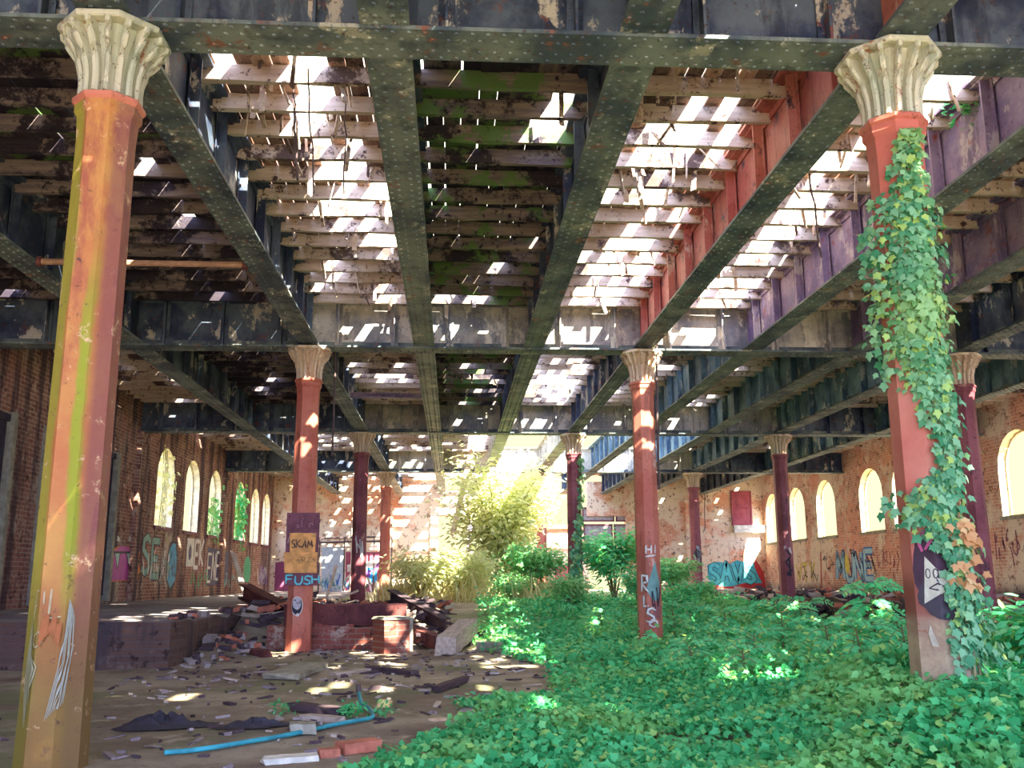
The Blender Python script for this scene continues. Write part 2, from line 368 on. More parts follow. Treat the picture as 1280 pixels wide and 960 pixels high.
# brick pilasters of the left wall at every row, and between the windows
def pilaster(name, wall, x0, x1, y0, y1, z1, mat):
    m = MB(); m.box(x0, x1, y0, y1, -.2, z1 - .35); m.box(x0 - .06, x1 + .06, y0 - .06, y1 + .06, z1 - .35, z1 - .15); m.box(x0, x1, y0, y1, z1 - .15, z1)
    return m.build(name, mat, wall)
for r in (2, 3, 4): pilaster('pilaster', WL, XL, XL + .12, ROW[r] * S - .25, ROW[r] * S + .25, ZH, M['brickL'])
for r in (2,): pilaster('pilaster', WR, XR - .15, XR, ROW[r] * S - .4, ROW[r] * S + .4, ZH, M['brickR'])
# back wall: two brick pieces either side of the broad opening, wall above the opening
OX0, OX1, OZ = -.12 * S, 1.42 * S, .50 * S + EYE
mb = MB()
mb.box(XL - .5, OX0, YB, YB + .5, -.3, ZT); mb.box(OX1, XR + .5, YB, YB + .5, -.3, ZT)
mb.box(OX0, .2 * S, YB, YB + .5, OZ, ZT - 1.1); mb.box(1.1 * S, OX1, YB, YB + .5, OZ, ZT - .6)
WB = struct(mb.build('wall_back', M['brickB']), 'wall', 'patched orange brick back wall with plaster patches')
for x in (-1.18, -.78, -.52, -.15, 1.5, 1.95): mb = MB(); mb.box(x * S - .22, x * S + .22, YB - .16, YB, -.2, ZH - .4); mb.box(x * S - .28, x * S + .28, YB - .2, YB, ZH - .4, ZH - .2); mb.build('pilaster', M['brickB'], WB)
# window sills and frames
def window(i, wall, c, w, z0, z1, put, sill=True, frame=False):
    m = MB()
    A = arch(c, w - .02, z0 + .01, z1 - .01); B = arch(c, w - .12, z0 + .07, z1 - .06); k = len(A)
    for a in range(k):
        b = (a + 1) % k
        for d in (.24, .29): m.add([put(*A[a], d), put(*A[b], d), put(*B[b], d), put(*B[a], d)], [(0, 1, 2, 3)])
        m.add([put(*B[a], .24), put(*B[b], .24), put(*B[b], .29), put(*B[a], .29)], [(0, 1, 2, 3)])
    o = struct(m.build('window_%d' % i, M['palewood'] if frame else M['reveal']), 'window', 'arched window opening without glass')
    s = MB(); p0 = put(c - w / 2 - .08, z0 - .1, -.07); p1 = put(c + w / 2 + .08, z0 + .015, .28)
    s.box(min(p0[0], p1[0]), max(p0[0], p1[0]), min(p0[1], p1[1]), max(p0[1], p1[1]), z0 - .1, z0 + .015); s.build('window_sill', M['plate'] if put is putL else M['concrete'], o)
    return o
k = 1
for a in wl: window(k, WL, *a, putL); k += 1
for a in wr[:9]: window(k, WR, *a, putR, frame=(a[0] / S < 4.3)); k += 1
# dark boarded recesses on the near part of the left wall
for j, y in enumerate((2.55, 3.02, 3.5, 4.0)):
    o = MB().box(XL, XL + .05, y * S - .55, y * S + .55, .9, ZH - 1.1).box(XL, XL + .12, y * S - .68, y * S - .55, .8, ZH - 1).box(XL, XL + .12, y * S + .55, y * S + .68, .8, ZH - 1).box(XL, XL + .12, y * S - .68, y * S + .68, ZH - 1.1, ZH - .95).build('window_%d' % k, [M['dark']]); struct(o, 'window', 'dark boarded-up tall window'); k += 1
    for e in (-.62, .62): MB().box(XL, XL + .2, y * S + e - .09, y * S + e + .09, .75, ZH - .9).build('window_jamb', M['concrete'], o)

# ------------------------------------------------------------------ girders and beams
def girder_parts(root, L, d, fw, mw, mf, ns, rv, sp=.15, rows=4, ms=None, wx=0):
    """along local x from 0 to L, underside at z=0"""
    MB().box(-wx, L + wx, -.011, .011, .03, d - .03).build('web', mw, root)
    for nm, z0, z1 in (('bottom_flange', 0, .035), ('top_flange', d - .035, d)):
        m = MB(); m.box(0, L, -fw / 2, fw / 2, z0, z1)
        for sy in (-1, 1):
            zz = (z1, z1 + .11) if z0 == 0 else (z0 - .11, z0)
            m.box(0, L, min(sy * .012, sy * .034), max(sy * .012, sy * .034), *zz)
            zf = (z1, z1 + .022) if z0 == 0 else (z0 - .022, z0)
            m.box(0, L, min(sy * .034, sy * .13), max(sy * .034, sy * .13), *zf)
        if rv and z0 == 0:
            x = .06; q = 0
            ys = [-fw * .40, -fw * .18, fw * .18, fw * .40] if rows == 4 else [-fw * .3, -fw * .1, fw * .1, fw * .3]
            while x < L:
                for t, y in enumerate(ys): m.rivet((min(L - .02, x + (sp / 2 if t in (1, 2) else 0)), y, 0), 'z-')
                for sy in (-1, 1): m.rivet((x, sy * .034, z1 + .06), 'y-' if sy < 0 else 'y+', .018)
                x += sp
        m.build(nm, mf if z0 == 0 else mw, root)
    for i in range(ns):
        x = L * (i + .5) / ns
        for sy in (-1, 1):
            m = MB(); a, b = sorted((sy * .034, sy * .046)); m.box(x - .07, x + .07, a, b, .06, d - .06)
            a, b = sorted((sy * .034, sy * (fw * .36))); m.box(x - .012, x + .012, a, b, .06, d - .06)
            z = .14
            while z < d - .1 and rv:
                for e in (-.045, .045): m.rivet((x + e, sy * .046, z), 'y-' if sy < 0 else 'y+', .015)
                z += .11
            m.build('stiffener', ms or mw, root)
GD = DZ - ZH - .02
span = [(-1.45, -.43, 'from the left wall to the left column'), (-.43, .57, 'across the central aisle'), (.57, 1.57, 'right of the right column'), (1.57, 2.58, 'ending at the right wall')]
rowname = {1: 'nearest', 2: 'second', 3: 'third', 4: 'farthest'}
for r in (1, 2, 3, 4):
    for (a, b, w) in span:
        if r == 1 and a > 1.5: continue
        o = thing('plate_girder', 'riveted cross girder of the %s column row, %s' % (rowname[r], w), 'girder', (a * S, ROW[r] * S, ZH), 0, 'riveted cross girders')
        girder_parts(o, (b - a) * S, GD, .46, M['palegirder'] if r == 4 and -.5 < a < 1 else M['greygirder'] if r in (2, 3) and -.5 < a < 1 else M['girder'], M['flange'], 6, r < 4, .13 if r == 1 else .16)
lines = [(-.94, 'in the middle of the left aisle'), (-.43, 'on the left column line'), (-.09, 'over the central aisle, left one'), (.237, 'over the central aisle, right one'), (.57, 'on the right column line'), (.905, 'first right of the right column line'), (1.235, 'second right of the right column line'), (1.57, 'on the far right column line'), (2.06, 'beside the right wall')]
bayname = {0: 'overhead before the nearest girder', 1: 'in the near bay', 2: 'in the second bay', 3: 'in the third bay', 4: 'in the last bay'}
protos = {}
for bay in (1, 2, 3, 4, 0):
    for li, (x, w) in enumerate(lines):
        if bay == 0 and li not in (1, 2, 3, 4, 5): continue
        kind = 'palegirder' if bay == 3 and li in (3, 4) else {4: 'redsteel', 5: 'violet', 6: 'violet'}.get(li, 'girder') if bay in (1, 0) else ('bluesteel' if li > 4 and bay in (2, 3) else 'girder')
        if bay == 4 and li in (3, 4): continue          # fallen away over the open part
        y0, y1 = ROW[bay] * S, (ROW[bay + 1] * S if bay < 4 else YB + .1)
        lab = 'long roof beam %s, %s' % (w, bayname[bay])
        key = (kind, bay == 4)
        if key not in protos:
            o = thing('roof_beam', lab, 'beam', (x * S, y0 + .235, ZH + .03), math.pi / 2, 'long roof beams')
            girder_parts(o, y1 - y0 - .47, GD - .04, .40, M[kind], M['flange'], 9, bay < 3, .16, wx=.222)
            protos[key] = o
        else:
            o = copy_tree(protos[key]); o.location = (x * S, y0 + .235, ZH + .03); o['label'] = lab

# ------------------------------------------------------------------ columns
def octo(r, z, dx=0):     # r is the distance to the flats
    k = r / math.cos(math.pi / 8); return [(k * math.cos(math.pi / 8 + i * math.pi / 4), k * math.sin(math.pi / 8 + i * math.pi / 4), z) for i in range(8)]
def loft(m, rings):
    n = len(rings[0]); vs = [p for r in rings for p in r]; fs = []
    for i in range(len(rings) - 1):
        for k in range(n): a = i * n + k; b = i * n + (k + 1) % n; fs.append((a, b, b + n, a + n))
    fs += [tuple(range(n))[::-1], tuple((len(rings) - 1) * n + k for k in range(n))]
    m.add(vs, fs); return m
CAPH = .66
def col_r(z): return .218 - .018 * z / ZH
def column(X, r, label, ms, mc):
    o = thing('iron_column', label, 'column', (X * S, ROW[r] * S, 0), 0, 'iron columns')
    zt = ZH - CAPH
    loft(MB(), [octo(.225, -.3), octo(.222, .1)] + [octo(col_r(z), z) for z in (.5, 1.2, 2, 3, 4, zt - .3)] + [octo(.212, zt - .12), octo(.235, zt - .08), octo(.235, zt)]).build('shaft', ms, o)
    cap = loft(MB(), [octo(.175, zt + .04), octo(.18, zt + .25), octo(.215, zt + .42), octo(.29, ZH - .06)]).build('capital', mc, o)
    loft(MB(), [octo(.235, zt - .02), octo(.255, zt + .0), octo(.255, zt + .035), octo(.225, zt + .05)]).build('neck_ring', ms if r > 1 else M['col'], o)
    loft(MB(), [octo(.385, ZH - .065), octo(.40, ZH - .055), octo(.40, ZH - .02), octo(.385, ZH - .005)]).build('cap_plate', mc, o)
    prof = [(.225, .05), (.222, .15), (.23, .25), (.255, .34), (.30, .43), (.35, .50), (.388, .56), (.395, .60)]
    rib = None
    for k in range(16):
        a = k * math.pi / 8 + math.pi / 16
        if rib is None:
            m = MB(); h = .019
            vs = [(x, s * h, zt + z) for s in (-1, 1) for (x, z) in prof] ; n = len(prof)
            inn = [(.15, s * h, zt + z) for s in (-1, 1) for (x, z) in prof]; vs = vs + inn
            fs = []
            for i in range(n - 1):
                fs += [(i, i + 1, n + i + 1, n + i), (i, 2 * n + i, 2 * n + i + 1, i + 1), (n + i, n + i + 1, 3 * n + i + 1, 3 * n + i)]
            m.add(vs, fs)
            # a bead along the outer edge
            m.tube([(x, 0, zt + z) for (x, z) in prof], .026, 6)
            rib = m.build('rib', mc, o); q = rib
        else:
            q = rib.copy(); C.objects.link(q); q.parent = o
        q.rotation_euler = (0, 0, a)
    return o
CL = {}
CL[1, 0] = column(-.43, 1, 'nearest iron column at left, orange and green with moss, tall and thick', M['colmoss'], M['cap'])
CL[1, 1] = column(.57, 1, 'nearest iron column at right, red, wrapped in climbing ivy', M['colfade'], M['cap'])
CL[2, 0] = column(-.43, 2, 'red iron column carrying a purple plate and an orange board', M['col'], M['capwarm'])
CL[2, 1] = column(.57, 2, 'pinkish red iron column in the ivy, tagged with white letters', M['col'], M['capwarm'])
CL[2, 2] = column(1.57, 2, 'dark purple iron column close behind the ivy-clad column', M['colfar'], M['capwarm'])
CL[3, 0] = column(-.43, 3, 'dark iron column rising behind the rubble heap at left', M['colfar'], M['capwarm'])
CL[3, 1] = column(.57, 3, 'dark iron column overgrown with ivy in the middle of the weeds', M['colfar'], M['capwarm'])
CL[3, 2] = column(1.57, 3, 'purple iron column with a black squiggle, before the right platform', M['colfar'], M['capwarm'])
CL[4, 0] = column(-.43, 4, 'pale pink iron column near the back wall at left', M['col'], M['capwarm'])
CL[4, 1] = column(.57, 4, 'iron column near the back wall, half hidden behind bright foliage', M['col'], M['capwarm'])
CL[4, 2] = column(1.57, 4, 'dark iron column near the back wall, beside the cyan graffiti', M['colfar'], M['capwarm'])

# ------------------------------------------------------------------ roof: joists and deck boards with holes
ZHOLE = (DZ - EYE) / S
def hp(u, v, r): p = onZ(u, v, DZ); return (p.x, p.y, r)
HOLES = [hp(*a) for a in [(388, 108, .5), (396, 152, .45), (420, 200, .5), (440, 250, .6), (470, 290, .4), (430, 330, .35), (390, 350, .3), (350, 130, .3), (480, 360, .4),
  (703, 160, .32), (722, 118, .28), (690, 300, .25), (700, 250, .22), (600, 376, .7), (880, 112, .55), (855, 165, .5), (830, 205, .4), (815, 240, .5), (800, 290, .5), (780, 330, .6), (760, 360, .6), (850, 330, .4), (870, 350, .4),
  (1040, 200, .6), (1010, 240, .6), (980, 280, .6), (950, 320, .7), (920, 350, .7), (900, 375, .7), (1030, 260, .5), (1195, 130, .5), (1180, 150, .4), (1120, 290, .3),
  (610, 462, .5), (690, 470, 1.2), (720, 485, 1.2), (650, 485, .9), (740, 452, .8), (830, 455, .8), (480, 465, .5), (660, 505, .6), (860, 500, .5), (940, 470, .4), (1030, 430, .4), (620, 380, .5), (270, 375, .3), (300, 345, .25)]]
def missing(x, y):
    X, Y = x / S, y / S
    if Y > ROW[3] + .02 and .10 < X < (1.30 if Y < ROW[4] else .95) or Y > ROW[4] + .5 and -.3 < X < 1.1 : return 1
    p = .03
    if Y > ROW[3] and -.9 < X < .12: p = .3
    if Y < ROW[1]: return .14 if .1 < X < 1.3 and .3 < Y < .86 else 0
    for (hx, hy, r) in HOLES:
        d = ((x - hx) ** 2 + (y - hy) ** 2) / (r * r)
        if d < 6: p = max(p, .97 * math.exp(-d * .8))
    if Y < ROW[2] and -.43 < X < -.09: p = max(p, .12)
    if Y < ROW[2] and .237 < X < 1.0: p = max(p, .28)
    if ROW[2] < Y < ROW[3] and .0 < X < .9: p = max(p, .2)
    if X < -.45 and Y < ROW[3]: p = min(p, .3)
    return p
stripx = [-1.45, -.94, -.43, -.09, .237, .57, .905, 1.235, 1.57, 2.06, 2.58]
NJ = 17
for bay in range(0, 5):
    y0, y1 = ROW[bay] * S, (ROW[bay + 1] * S if bay < 4 else YB); n = NJ if bay < 4 else NJ
    st = (y1 - y0) / n; m = MB()
    for si in range(len(stripx) - 1):
        xa, xb = stripx[si] * S + .02, stripx[si + 1] * S - .02
        w = .19; nx = int((xb - xa) / w); w = (xb - xa) / nx; moss = 1 if si in (0, 1, 3, 8) else 0  # picks the mossy boards with shade in their colour
        for i in range(nx):
            x = xa + w * i; run = None; j = 0
            while j < n:
                if R.random() < missing(x + w / 2, y0 + st * (j + .5)): j += 1; continue
                L = R.choice((1, 2, 2, 3)); e = j
                while e < n and e < j + L and R.random() >= missing(x + w / 2, y0 + st * (e + .5)) * .8: e += 1
                e = max(e, j + 1)
                t = R.uniform(0, .012); dx = R.uniform(.0, .012) if not moss else R.choice((-.004, -.004, -.004, .01))
                a, b = y0 + st * j + R.uniform(-.05, .03), y0 + st * e + R.uniform(-.03, .05)
                if bay and missing(x, b) > .1 and R.random() < .5: b -= R.uniform(0, .3)
                sg = R.uniform(0, .05)
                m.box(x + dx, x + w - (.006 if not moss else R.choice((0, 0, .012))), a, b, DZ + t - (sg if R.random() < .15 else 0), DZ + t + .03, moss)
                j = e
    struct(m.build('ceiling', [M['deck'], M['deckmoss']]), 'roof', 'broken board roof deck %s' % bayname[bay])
rub = MB()
for (hx, hy, r) in HOLES[:36]:
    for q in range(9):
        a = R.uniform(0, 6.3); x, y = hx + math.cos(a) * r * R.uniform(.7, 1.5), hy + math.sin(a) * r * R.uniform(.7, 1.5)
        if min(abs(x / S - e) for e in stripx) < .045: continue
        L = R.uniform(.15, .5); rub.rough(L, R.uniform(.02, .07), .015, Matrix.Translation((x, y, DZ - L * .4)) @ Matrix.Rotation(R.uniform(0, 6.3), 4, 'Z') @ Matrix.Rotation(R.uniform(.9, 1.9), 4, 'Y'), 3, .25)
tag(rub.build('splintered_laths', M['joist']), 'splintered lath ends dangling round the roof holes', 'laths', None, 'stuff')
stripname = ['along the left wall', 'left of the left column line', 'left part of central aisle', 'middle of central aisle', 'right part of central aisle', 'first strip right of central aisle', 'second strip right of central aisle', 'third strip right of central aisle', 'far right aisle', 'along the right wall']
jm = {}; njoist = 0; rest = MB()
for bay in (1, 2, 3, 4):
    y0, y1 = ROW[bay] * S, (ROW[bay + 1] * S if bay < 4 else YB); st = (y1 - y0) / NJ
    for si in range(len(stripx) - 1):
        xa, xb = stripx[si] * S + .03, stripx[si + 1] * S - .03
        for j in range(1, NJ + 1):
            y = y0 + st * (j - .5)
            if bay >= 3 and missing((xa + xb) / 2, y) >= 1 and (stripx[si] > .1): continue
            near = bay == 1 or (bay == 2 and si in (1, 2, 3, 4, 5, 6, 7))
            if near and njoist < 300:
                key = si
                if (si, bay) not in jm:
                    q = []
                    for v in range(3):
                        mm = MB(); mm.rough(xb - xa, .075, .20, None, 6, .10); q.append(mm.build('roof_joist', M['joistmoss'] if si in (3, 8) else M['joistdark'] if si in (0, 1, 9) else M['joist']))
                    jm[si, bay] = q
                    for e in q[1:]: C.objects.unlink(e)
                    o = q[0]
                else:
                    o = R.choice(jm[si, bay]).copy(); C.objects.link(o)
                o.location = ((xa + xb) / 2, y, JZ + .10 + R.uniform(-.012, 0)); o.rotation_euler = (R.uniform(-.05, .05), R.uniform(-.006, .006), R.uniform(-.01, .01))
                tag(o, 'thin roof joist, %s, %s' % (stripname[si], bayname[bay]), 'joist', 'roof joists'); njoist += 1
            else:
                rest.box(xa, xb, y - .037, y + .037, JZ, JZ + .2)
o = rest.build('roof_joists', M['joist']); tag(o, 'many thin joists under the far parts of the roof', 'joists', None, 'stuff')

# ------------------------------------------------------------------ painted marks: strokes laid on a surface
GL = {'F': [[(1, 1), (0, 1), (0, 0)], [(0, .55), (.8, .55)]], 'U': [[(0, 1), (0, .3), (.25, 0), (.75, 0), (1, .3), (1, 1)]], 'S': [[(1, .85), (.6, 1), (.15, .9), (.1, .65), (.8, .4), (.95, .15), (.5, 0), (0, .12)]],
 'H': [[(0, 0), (0, 1)], [(1, 0), (1, 1)], [(0, .5), (1, .5)]], 'E': [[(1, 1), (0, 1), (0, 0), (1, 0)], [(0, .5), (.8, .5)]], 'K': [[(0, 0), (0, 1)], [(.9, 1), (.05, .45), (1, 0)]],
 'N': [[(0, 0), (0, 1), (.9, 0), (.9, 1)]], 'R': [[(0, 0), (0, 1), (.8, .95), (.85, .6), (.05, .5), (.95, 0)]], 'L': [[(0, 1), (.05, 0), (.9, .05)]], 'P': [[(0, 0), (.05, 1), (.8, .95), (.85, .55), (.05, .45)]],
 'B': [[(0, 0), (0, 1), (.75, .95), (.8, .6), (.05, .52), (.9, .4), (.85, .05), (0, 0)]], 'T': [[(0, 1), (1, 1)], [(.5, 1), (.5, 0)]], 'A': [[(0, 0), (.5, 1), (1, 0)], [(.2, .4), (.8, .4)]], 'I': [[(.5, 0), (.5, 1)]],
 'O': [[(.5, 0), (.05, .3), (.05, .7), (.5, 1), (.95, .7), (.95, .3), (.5, 0)]], 'V': [[(0, 1), (.5, 0), (1, 1)]], 'Z': [[(0, 1), (1, 1), (0, 0), (1, 0)]], 'M': [[(0, 0), (.1, 1), (.5, .3), (.9, 1), (1, 0)]], 'Y': [[(0, 1), (.5, .5), (1, 1)], [(.5, .5), (.5, 0)]], '~': [[(0, .3), (.3, .8), (.6, .2), (1, .7)]]}
class Paint:
    """marks collected per colour, then one 'graffiti' child of the wall or column per piece"""
    def __init__(s, put, sub=0): s.put = put; s.sub = sub; s.m = MB(); s.cols = []; s.lay = .004
    def ci(s, c):
        if c not in s.cols: s.cols.append(c)
        return s.cols.index(c)
    def poly(s, pts, c):
        n = len(pts); ctr = (sum(p[0] for p in pts) / n, sum(p[1] for p in pts) / n)
        T = [(ctr, pts[i], pts[(i + 1) % n]) for i in range(n)]
        for _ in range(s.sub):     # finer where the surface bends
            q = []
            for a, b, d in T:
                ab, bd, da = [((p[0] + r[0]) / 2, (p[1] + r[1]) / 2) for p, r in ((a, b), (b, d), (d, a))]; q += [(a, ab, da), (ab, b, bd), (da, bd, d), (ab, bd, da)]
            T = q
        for t in T: s.m.add([s.put(p[0], p[1], s.lay) for p in t], [(0, 1, 2)], s.ci(c))
        s.lay += 0; s.lay += .0015; return s
    def line(s, pts, w, c):
        P = []
        for a, b in zip(pts[:-1], pts[1:]):
            k = max(1, int(math.hypot(b[0] - a[0], b[1] - a[1]) / .05)); P += [(a[0] + (b[0] - a[0]) * i / k, a[1] + (b[1] - a[1]) * i / k) for i in range(k)]
        P.append(pts[-1]); Q = []
        for i, p in enumerate(P):
            a, b = P[max(0, i - 1)], P[min(len(P) - 1, i + 1)]; d = math.hypot(b[0] - a[0], b[1] - a[1]) or 1
            nx, ny = -(b[1] - a[1]) / d * w / 2, (b[0] - a[0]) / d * w / 2
            e = .6 if i in (0, len(P) - 1) else 1
            Q += [s.put(p[0] + nx * e, p[1] + ny * e, s.lay), s.put(p[0] - nx * e, p[1] - ny * e, s.lay)]
        s.m.add(Q, [(2 * i, 2 * i + 1, 2 * i + 3, 2 * i + 2) for i in range(len(P) - 1)], s.ci(c)); s.lay += .0008; return s
    def text(s, t, u, v, h, w, lw, c, oc=None, ow=1.8, jit=.06, gap=1.25):
        for col, width in ([(oc, lw * ow)] if oc else []) + [(c, lw)]:
            q = random.Random(len(t) * 7 + int(u * 10))
            for i, ch in enumerate(t):
                dy = q.uniform(-jit, jit) * h; sl = q.uniform(-.1, .15)
                for st in GL.get(ch, []): s.line([(u + (i * gap + x + y * sl) * w, v + dy + y * h) for x, y in st], width, col)
        return s
    def scribble(s, u, v, w, h, n, lw, c, seed=1):
        q = random.Random(seed)
        for i in range(n):
            x = u + w * i / n; k = [(x + q.uniform(0, .9) * w / n * 1.6, v + q.uniform(0, 1) * h) for _ in range(5)]
            # round the corners
            pts = [k[0]]
            for a, b, d in zip(k[:-2], k[1:-1], k[2:]):
                for t in (.25, .5, .75): pts.append(tuple((1 - t) ** 2 * (a[j] + b[j]) / 2 + 2 * t * (1 - t) * b[j] + t * t * (b[j] + d[j]) / 2 for j in (0, 1)))
            s.line(pts, lw, c)
        return s
    def blob(s, u, v, a, b, c, n=20, j=.12, seed=3):
        q = random.Random(seed); return s.poly([(u + a * math.cos(t) * (1 + q.uniform(-j, j)), v + b * math.sin(t) * (1 + q.uniform(-j, j))) for t in [2 * math.pi * k / n for k in range(n)]], c)
    def done(s, parent, label, local=None):
        o = s.m.build('graffiti', [paint(c) for c in s.cols], None)
        o['label'] = label
        if local: o.location = -Vector(local)
        o.parent = parent; return o
WHT, BLK, CYA, RED, PNK, YEL, BLU, GRN, ORG, GRY, NAV, TEA = (.82, .80, .72), (.03, .025, .04), (.05, .55, .66), (.62, .05, .05), (.62, .10, .42), (.75, .60, .12), (.06, .18, .50), (.06, .45, .22), (.85, .22, .06), (.45, .45, .46), (.06, .06, .14), (.20, .42, .38)
pL = lambda u, z, d: (XL + d, u, z)
pR = lambda u, z, d: (XR - d, -u, z)      # u runs left to right as seen: towards the camera
pB = lambda u, z, d: (u, YB - d, z)
def L_(u, v): p = onX(u, v, XL); return p.y, p.z
def R_(u, v): p = onX(u, v, XR); return -p.y, p.z
def B_(u, v): p = onY(u, v, YB); return p.x, p.z
# left wall
def onL(fn, pts): return [fn(*p) for p in pts]
g = Paint(pL)
g.poly(onL(L_, [(135, 728), (136, 690), (148, 682), (166, 684), (172, 700), (172, 724)]), ORG).poly(onL(L_, [(139, 726), (140, 692), (150, 682), (160, 684), (166, 694), (166, 724)]), PNK)
for x in (146.5, 161): g.poly(onL(L_, [(x - 4, 690), (x + 4, 690), (x, 713)]), BLK); g.poly(onL(L_, [(x - 3, 691.5), (x + 3, 691.5), (x, 710)]), (.45, .68, .60)); g.poly(onL(L_, [(x, 669), (x + 3, 672), (x + 3, 677), (x - 1, 676)]), WHT)
g.line(onL(L_, [(141, 690.5), (168, 690.5)]), .06, BLK); g.poly(onL(L_, [(168, 720), (170, 680), (174, 690), (172, 705), (175, 715)]), ORG)
g.done(WL, 'magenta painted head with two pale pointed teeth')
a = L_(176, 718); b = L_(200, 690); g = Paint(pL); g.text('SE', a[0], a[1], 1.1, .75, .2, TEA, BLK, 1.4); g.scribble(a[0], a[1] - .3, 2.2, 1.2, 7, .05, WHT, 3); g.done(WL, 'teal sprayed letters')
a = L_(215, 706); g = Paint(pL); g.blob(a[0], a[1], .62, .85, BLK, 18, .1); g.blob(a[0], a[1], .52, .76, (.04, .38, .62), 18, .1, 4); g.scribble(a[0] - .4, a[1] - .5, .8, 1.0, 3, .05, BLK, 5); g.done(WL, 'bright blue painted figure')
a = L_(232, 708); g = Paint(pL); g.poly([(a[0], a[1]), (a[0] + .95, a[1]), (a[0] + .95, a[1] + 1), (a[0], a[1] + 1)], WHT); g.blob(a[0] + .45, a[1] + .5, .2, .27, NAV, 12); g.text('EK', a[0] + 1.05, a[1] + .02, .95, .55, .14, WHT, (.5, .3, .42), 1.5); g.done(WL, 'pale square and white letters EK')
a = L_(258, 730); b = L_(286, 700); g = Paint(pL); z0 = a[1]; g.poly([(a[0] - .15, z0 - .05), (b[0], z0 - .05), (b[0], z0 + 1.3), (a[0] - .15, z0 + 1.4)], NAV); g.text('ENER', a[0], z0 + .12, 1.05, (b[0] - a[0]) / 6.6, .11, WHT); g.done(WL, 'white outlined letters on navy')
a = L_(309, 712); g = Paint(pL); g.blob(a[0], a[1], .75, .62, GRN, 16, .1); g.scribble(a[0] - .6, a[1] - .4, 1.2, .8, 4, .06, (.03, .25, .1), 8); g.done(WL, 'green sprayed block')
a = L_(321, 735); g = Paint(pL); g.scribble(a[0], a[1], 2.2, 1.2, 9, .08, WHT, 9); g.scribble(a[0], a[1], 2.4, 1.2, 7, .08, (.3, .2, .5), 10); g.done(WL, 'tangled white and violet tags')
a = L_(250, 745); g = Paint(pL); g.scribble(L_(236, 742)[0], a[1] + .1, 2.6, .9, 7, .06, GRN, 40); g.scribble(L_(270, 745)[0], a[1], 4, .9, 9, .06, TEA, 41); g.done(WL, 'green and teal scribbles low on the wall')
a = L_(190, 745); g = Paint(pL); g.scribble(a[0], a[1] + .2, 1.6, 1.4, 6, .05, WHT, 42); g.scribble(a[0] - .2, a[1] + .1, 1.8, 1.2, 5, .07, (.25, .4, .3), 43); g.done(WL, 'pale scribbles beside the teal letters')
# back wall
a = B_(340, 745); b = B_(432, 672); g = Paint(pB); g.poly([(a[0] + .1, a[1]), (a[0] + 1.0, a[1]), (a[0] + .95, a[1] + 1.8), (a[0] + .1, a[1] + 1.7)], (.32, .08, .18))
g.poly([B_(402, 745), B_(431, 745), B_(431, 684), B_(402, 684)], (.50, .58, .62)); x0, z0 = B_(400, 744); g.scribble(x0, z0, 1.6, 1.2, 7, .07, BLU, 11); g.scribble(x0, z0 + .2, 1.6, .8, 6, .07, TEA, 12); g.scribble(x0, z0, 1.6, .5, 6, .06, WHT, 13); g.done(WB, 'blue and teal tags on a pale patch')
x0, z0 = B_(432, 744); g = Paint(pB); g.poly([B_(432, 745), B_(482, 745), B_(482, 690), B_(432, 690)], (.45, .10, .16)); g.poly([B_(434, 715), B_(480, 706), B_(480, 698), B_(434, 706)], WHT); g.poly([B_(459, 730), B_(471, 728), B_(471, 710), B_(459, 710)], (.03, .30, .62)); g.scribble(x0, z0, 2.2, 1.2, 8, .1, WHT, 14); g.scribble(x0, z0 + .8, 2.2, .9, 5, .09, (.25, .08, .4), 15); g.done(WB, 'red white and blue mural')
x0, z0 = B_(888, 733); g = Paint(pB); g.poly([B_(886, 736), B_(958, 738), B_(955, 716), B_(945, 700), B_(935, 718)], RED); w = 3.0
g.poly([B_(885, 724), B_(884, 706), B_(898, 702), B_(912, 705), B_(921, 700), B_(942, 706), B_(948, 720), B_(953, 729), B_(930, 729), B_(915, 733), B_(900, 733)], (.08, .50, .58)); x1 = B_(950, 733)[0]
g.text('SAVS', x0, z0 + .2, 1.0, (x1 - x0) / 5.2, .2, (.12, .66, .72), BLK, 1.35); g.done(WB, 'large cyan letters with a red shadow')
# right wall
x0, z0 = R_(997, 728); x1 = R_(1022, 728)[0]; g = Paint(pR); g.text('VTY', x0, z0 + .1, .8, (x1 - x0) / 3.8, .1, YEL, (.35, .25, .05), 1.5); g.scribble(x0, z0, x1 - x0, .8, 5, .05, BLK, 16); g.done(WR, 'yellow tag with black lines')
x0, z0 = R_(1047, 728); x1 = R_(1096, 728)[0]; g = Paint(pR); g.text('MUNE', x0, z0 + .15, 1.1, (x1 - x0) / 5, .2, (.35, .60, .72), BLU, 1.7); g.blob(x0 + (x1 - x0) * .3, z0 + .8, .25, .4, YEL); g.scribble(x0, z0, x1 - x0, 1.4, 8, .05, BLK, 17); g.done(WR, 'blue and yellow letters outlined in dark blue')
x0, z0 = R_(1098, 728); x1 = R_(1142, 728)[0]; g = Paint(pR); g.scribble(x0, z0 + .2, x1 - x0, 1.3, 9, .05, (.35, .08, .10), 18); g.done(WR, 'dark red scribbled tags')
x0, z0 = R_(1246, 715); x1 = R_(1279, 715)[0]; g = Paint(pR); g.scribble(x0, z0 + .1, x1 - x0, 1.3, 7, .05, (.25, .06, .12), 19); g.done(WR, 'dark scribbled tags by the near window')
x0, z0 = R_(1028, 735); x1 = R_(1045, 735)[0]; g = Paint(pR); g.scribble(x0, z0 + .4, x1 - x0, 1.2, 3, .05, BLK, 20); g.line([R_(1027, 735), R_(1026, 690)], .14, (.5, .08, .06)); g.done(WR, 'thin black tag beside a red drip line')
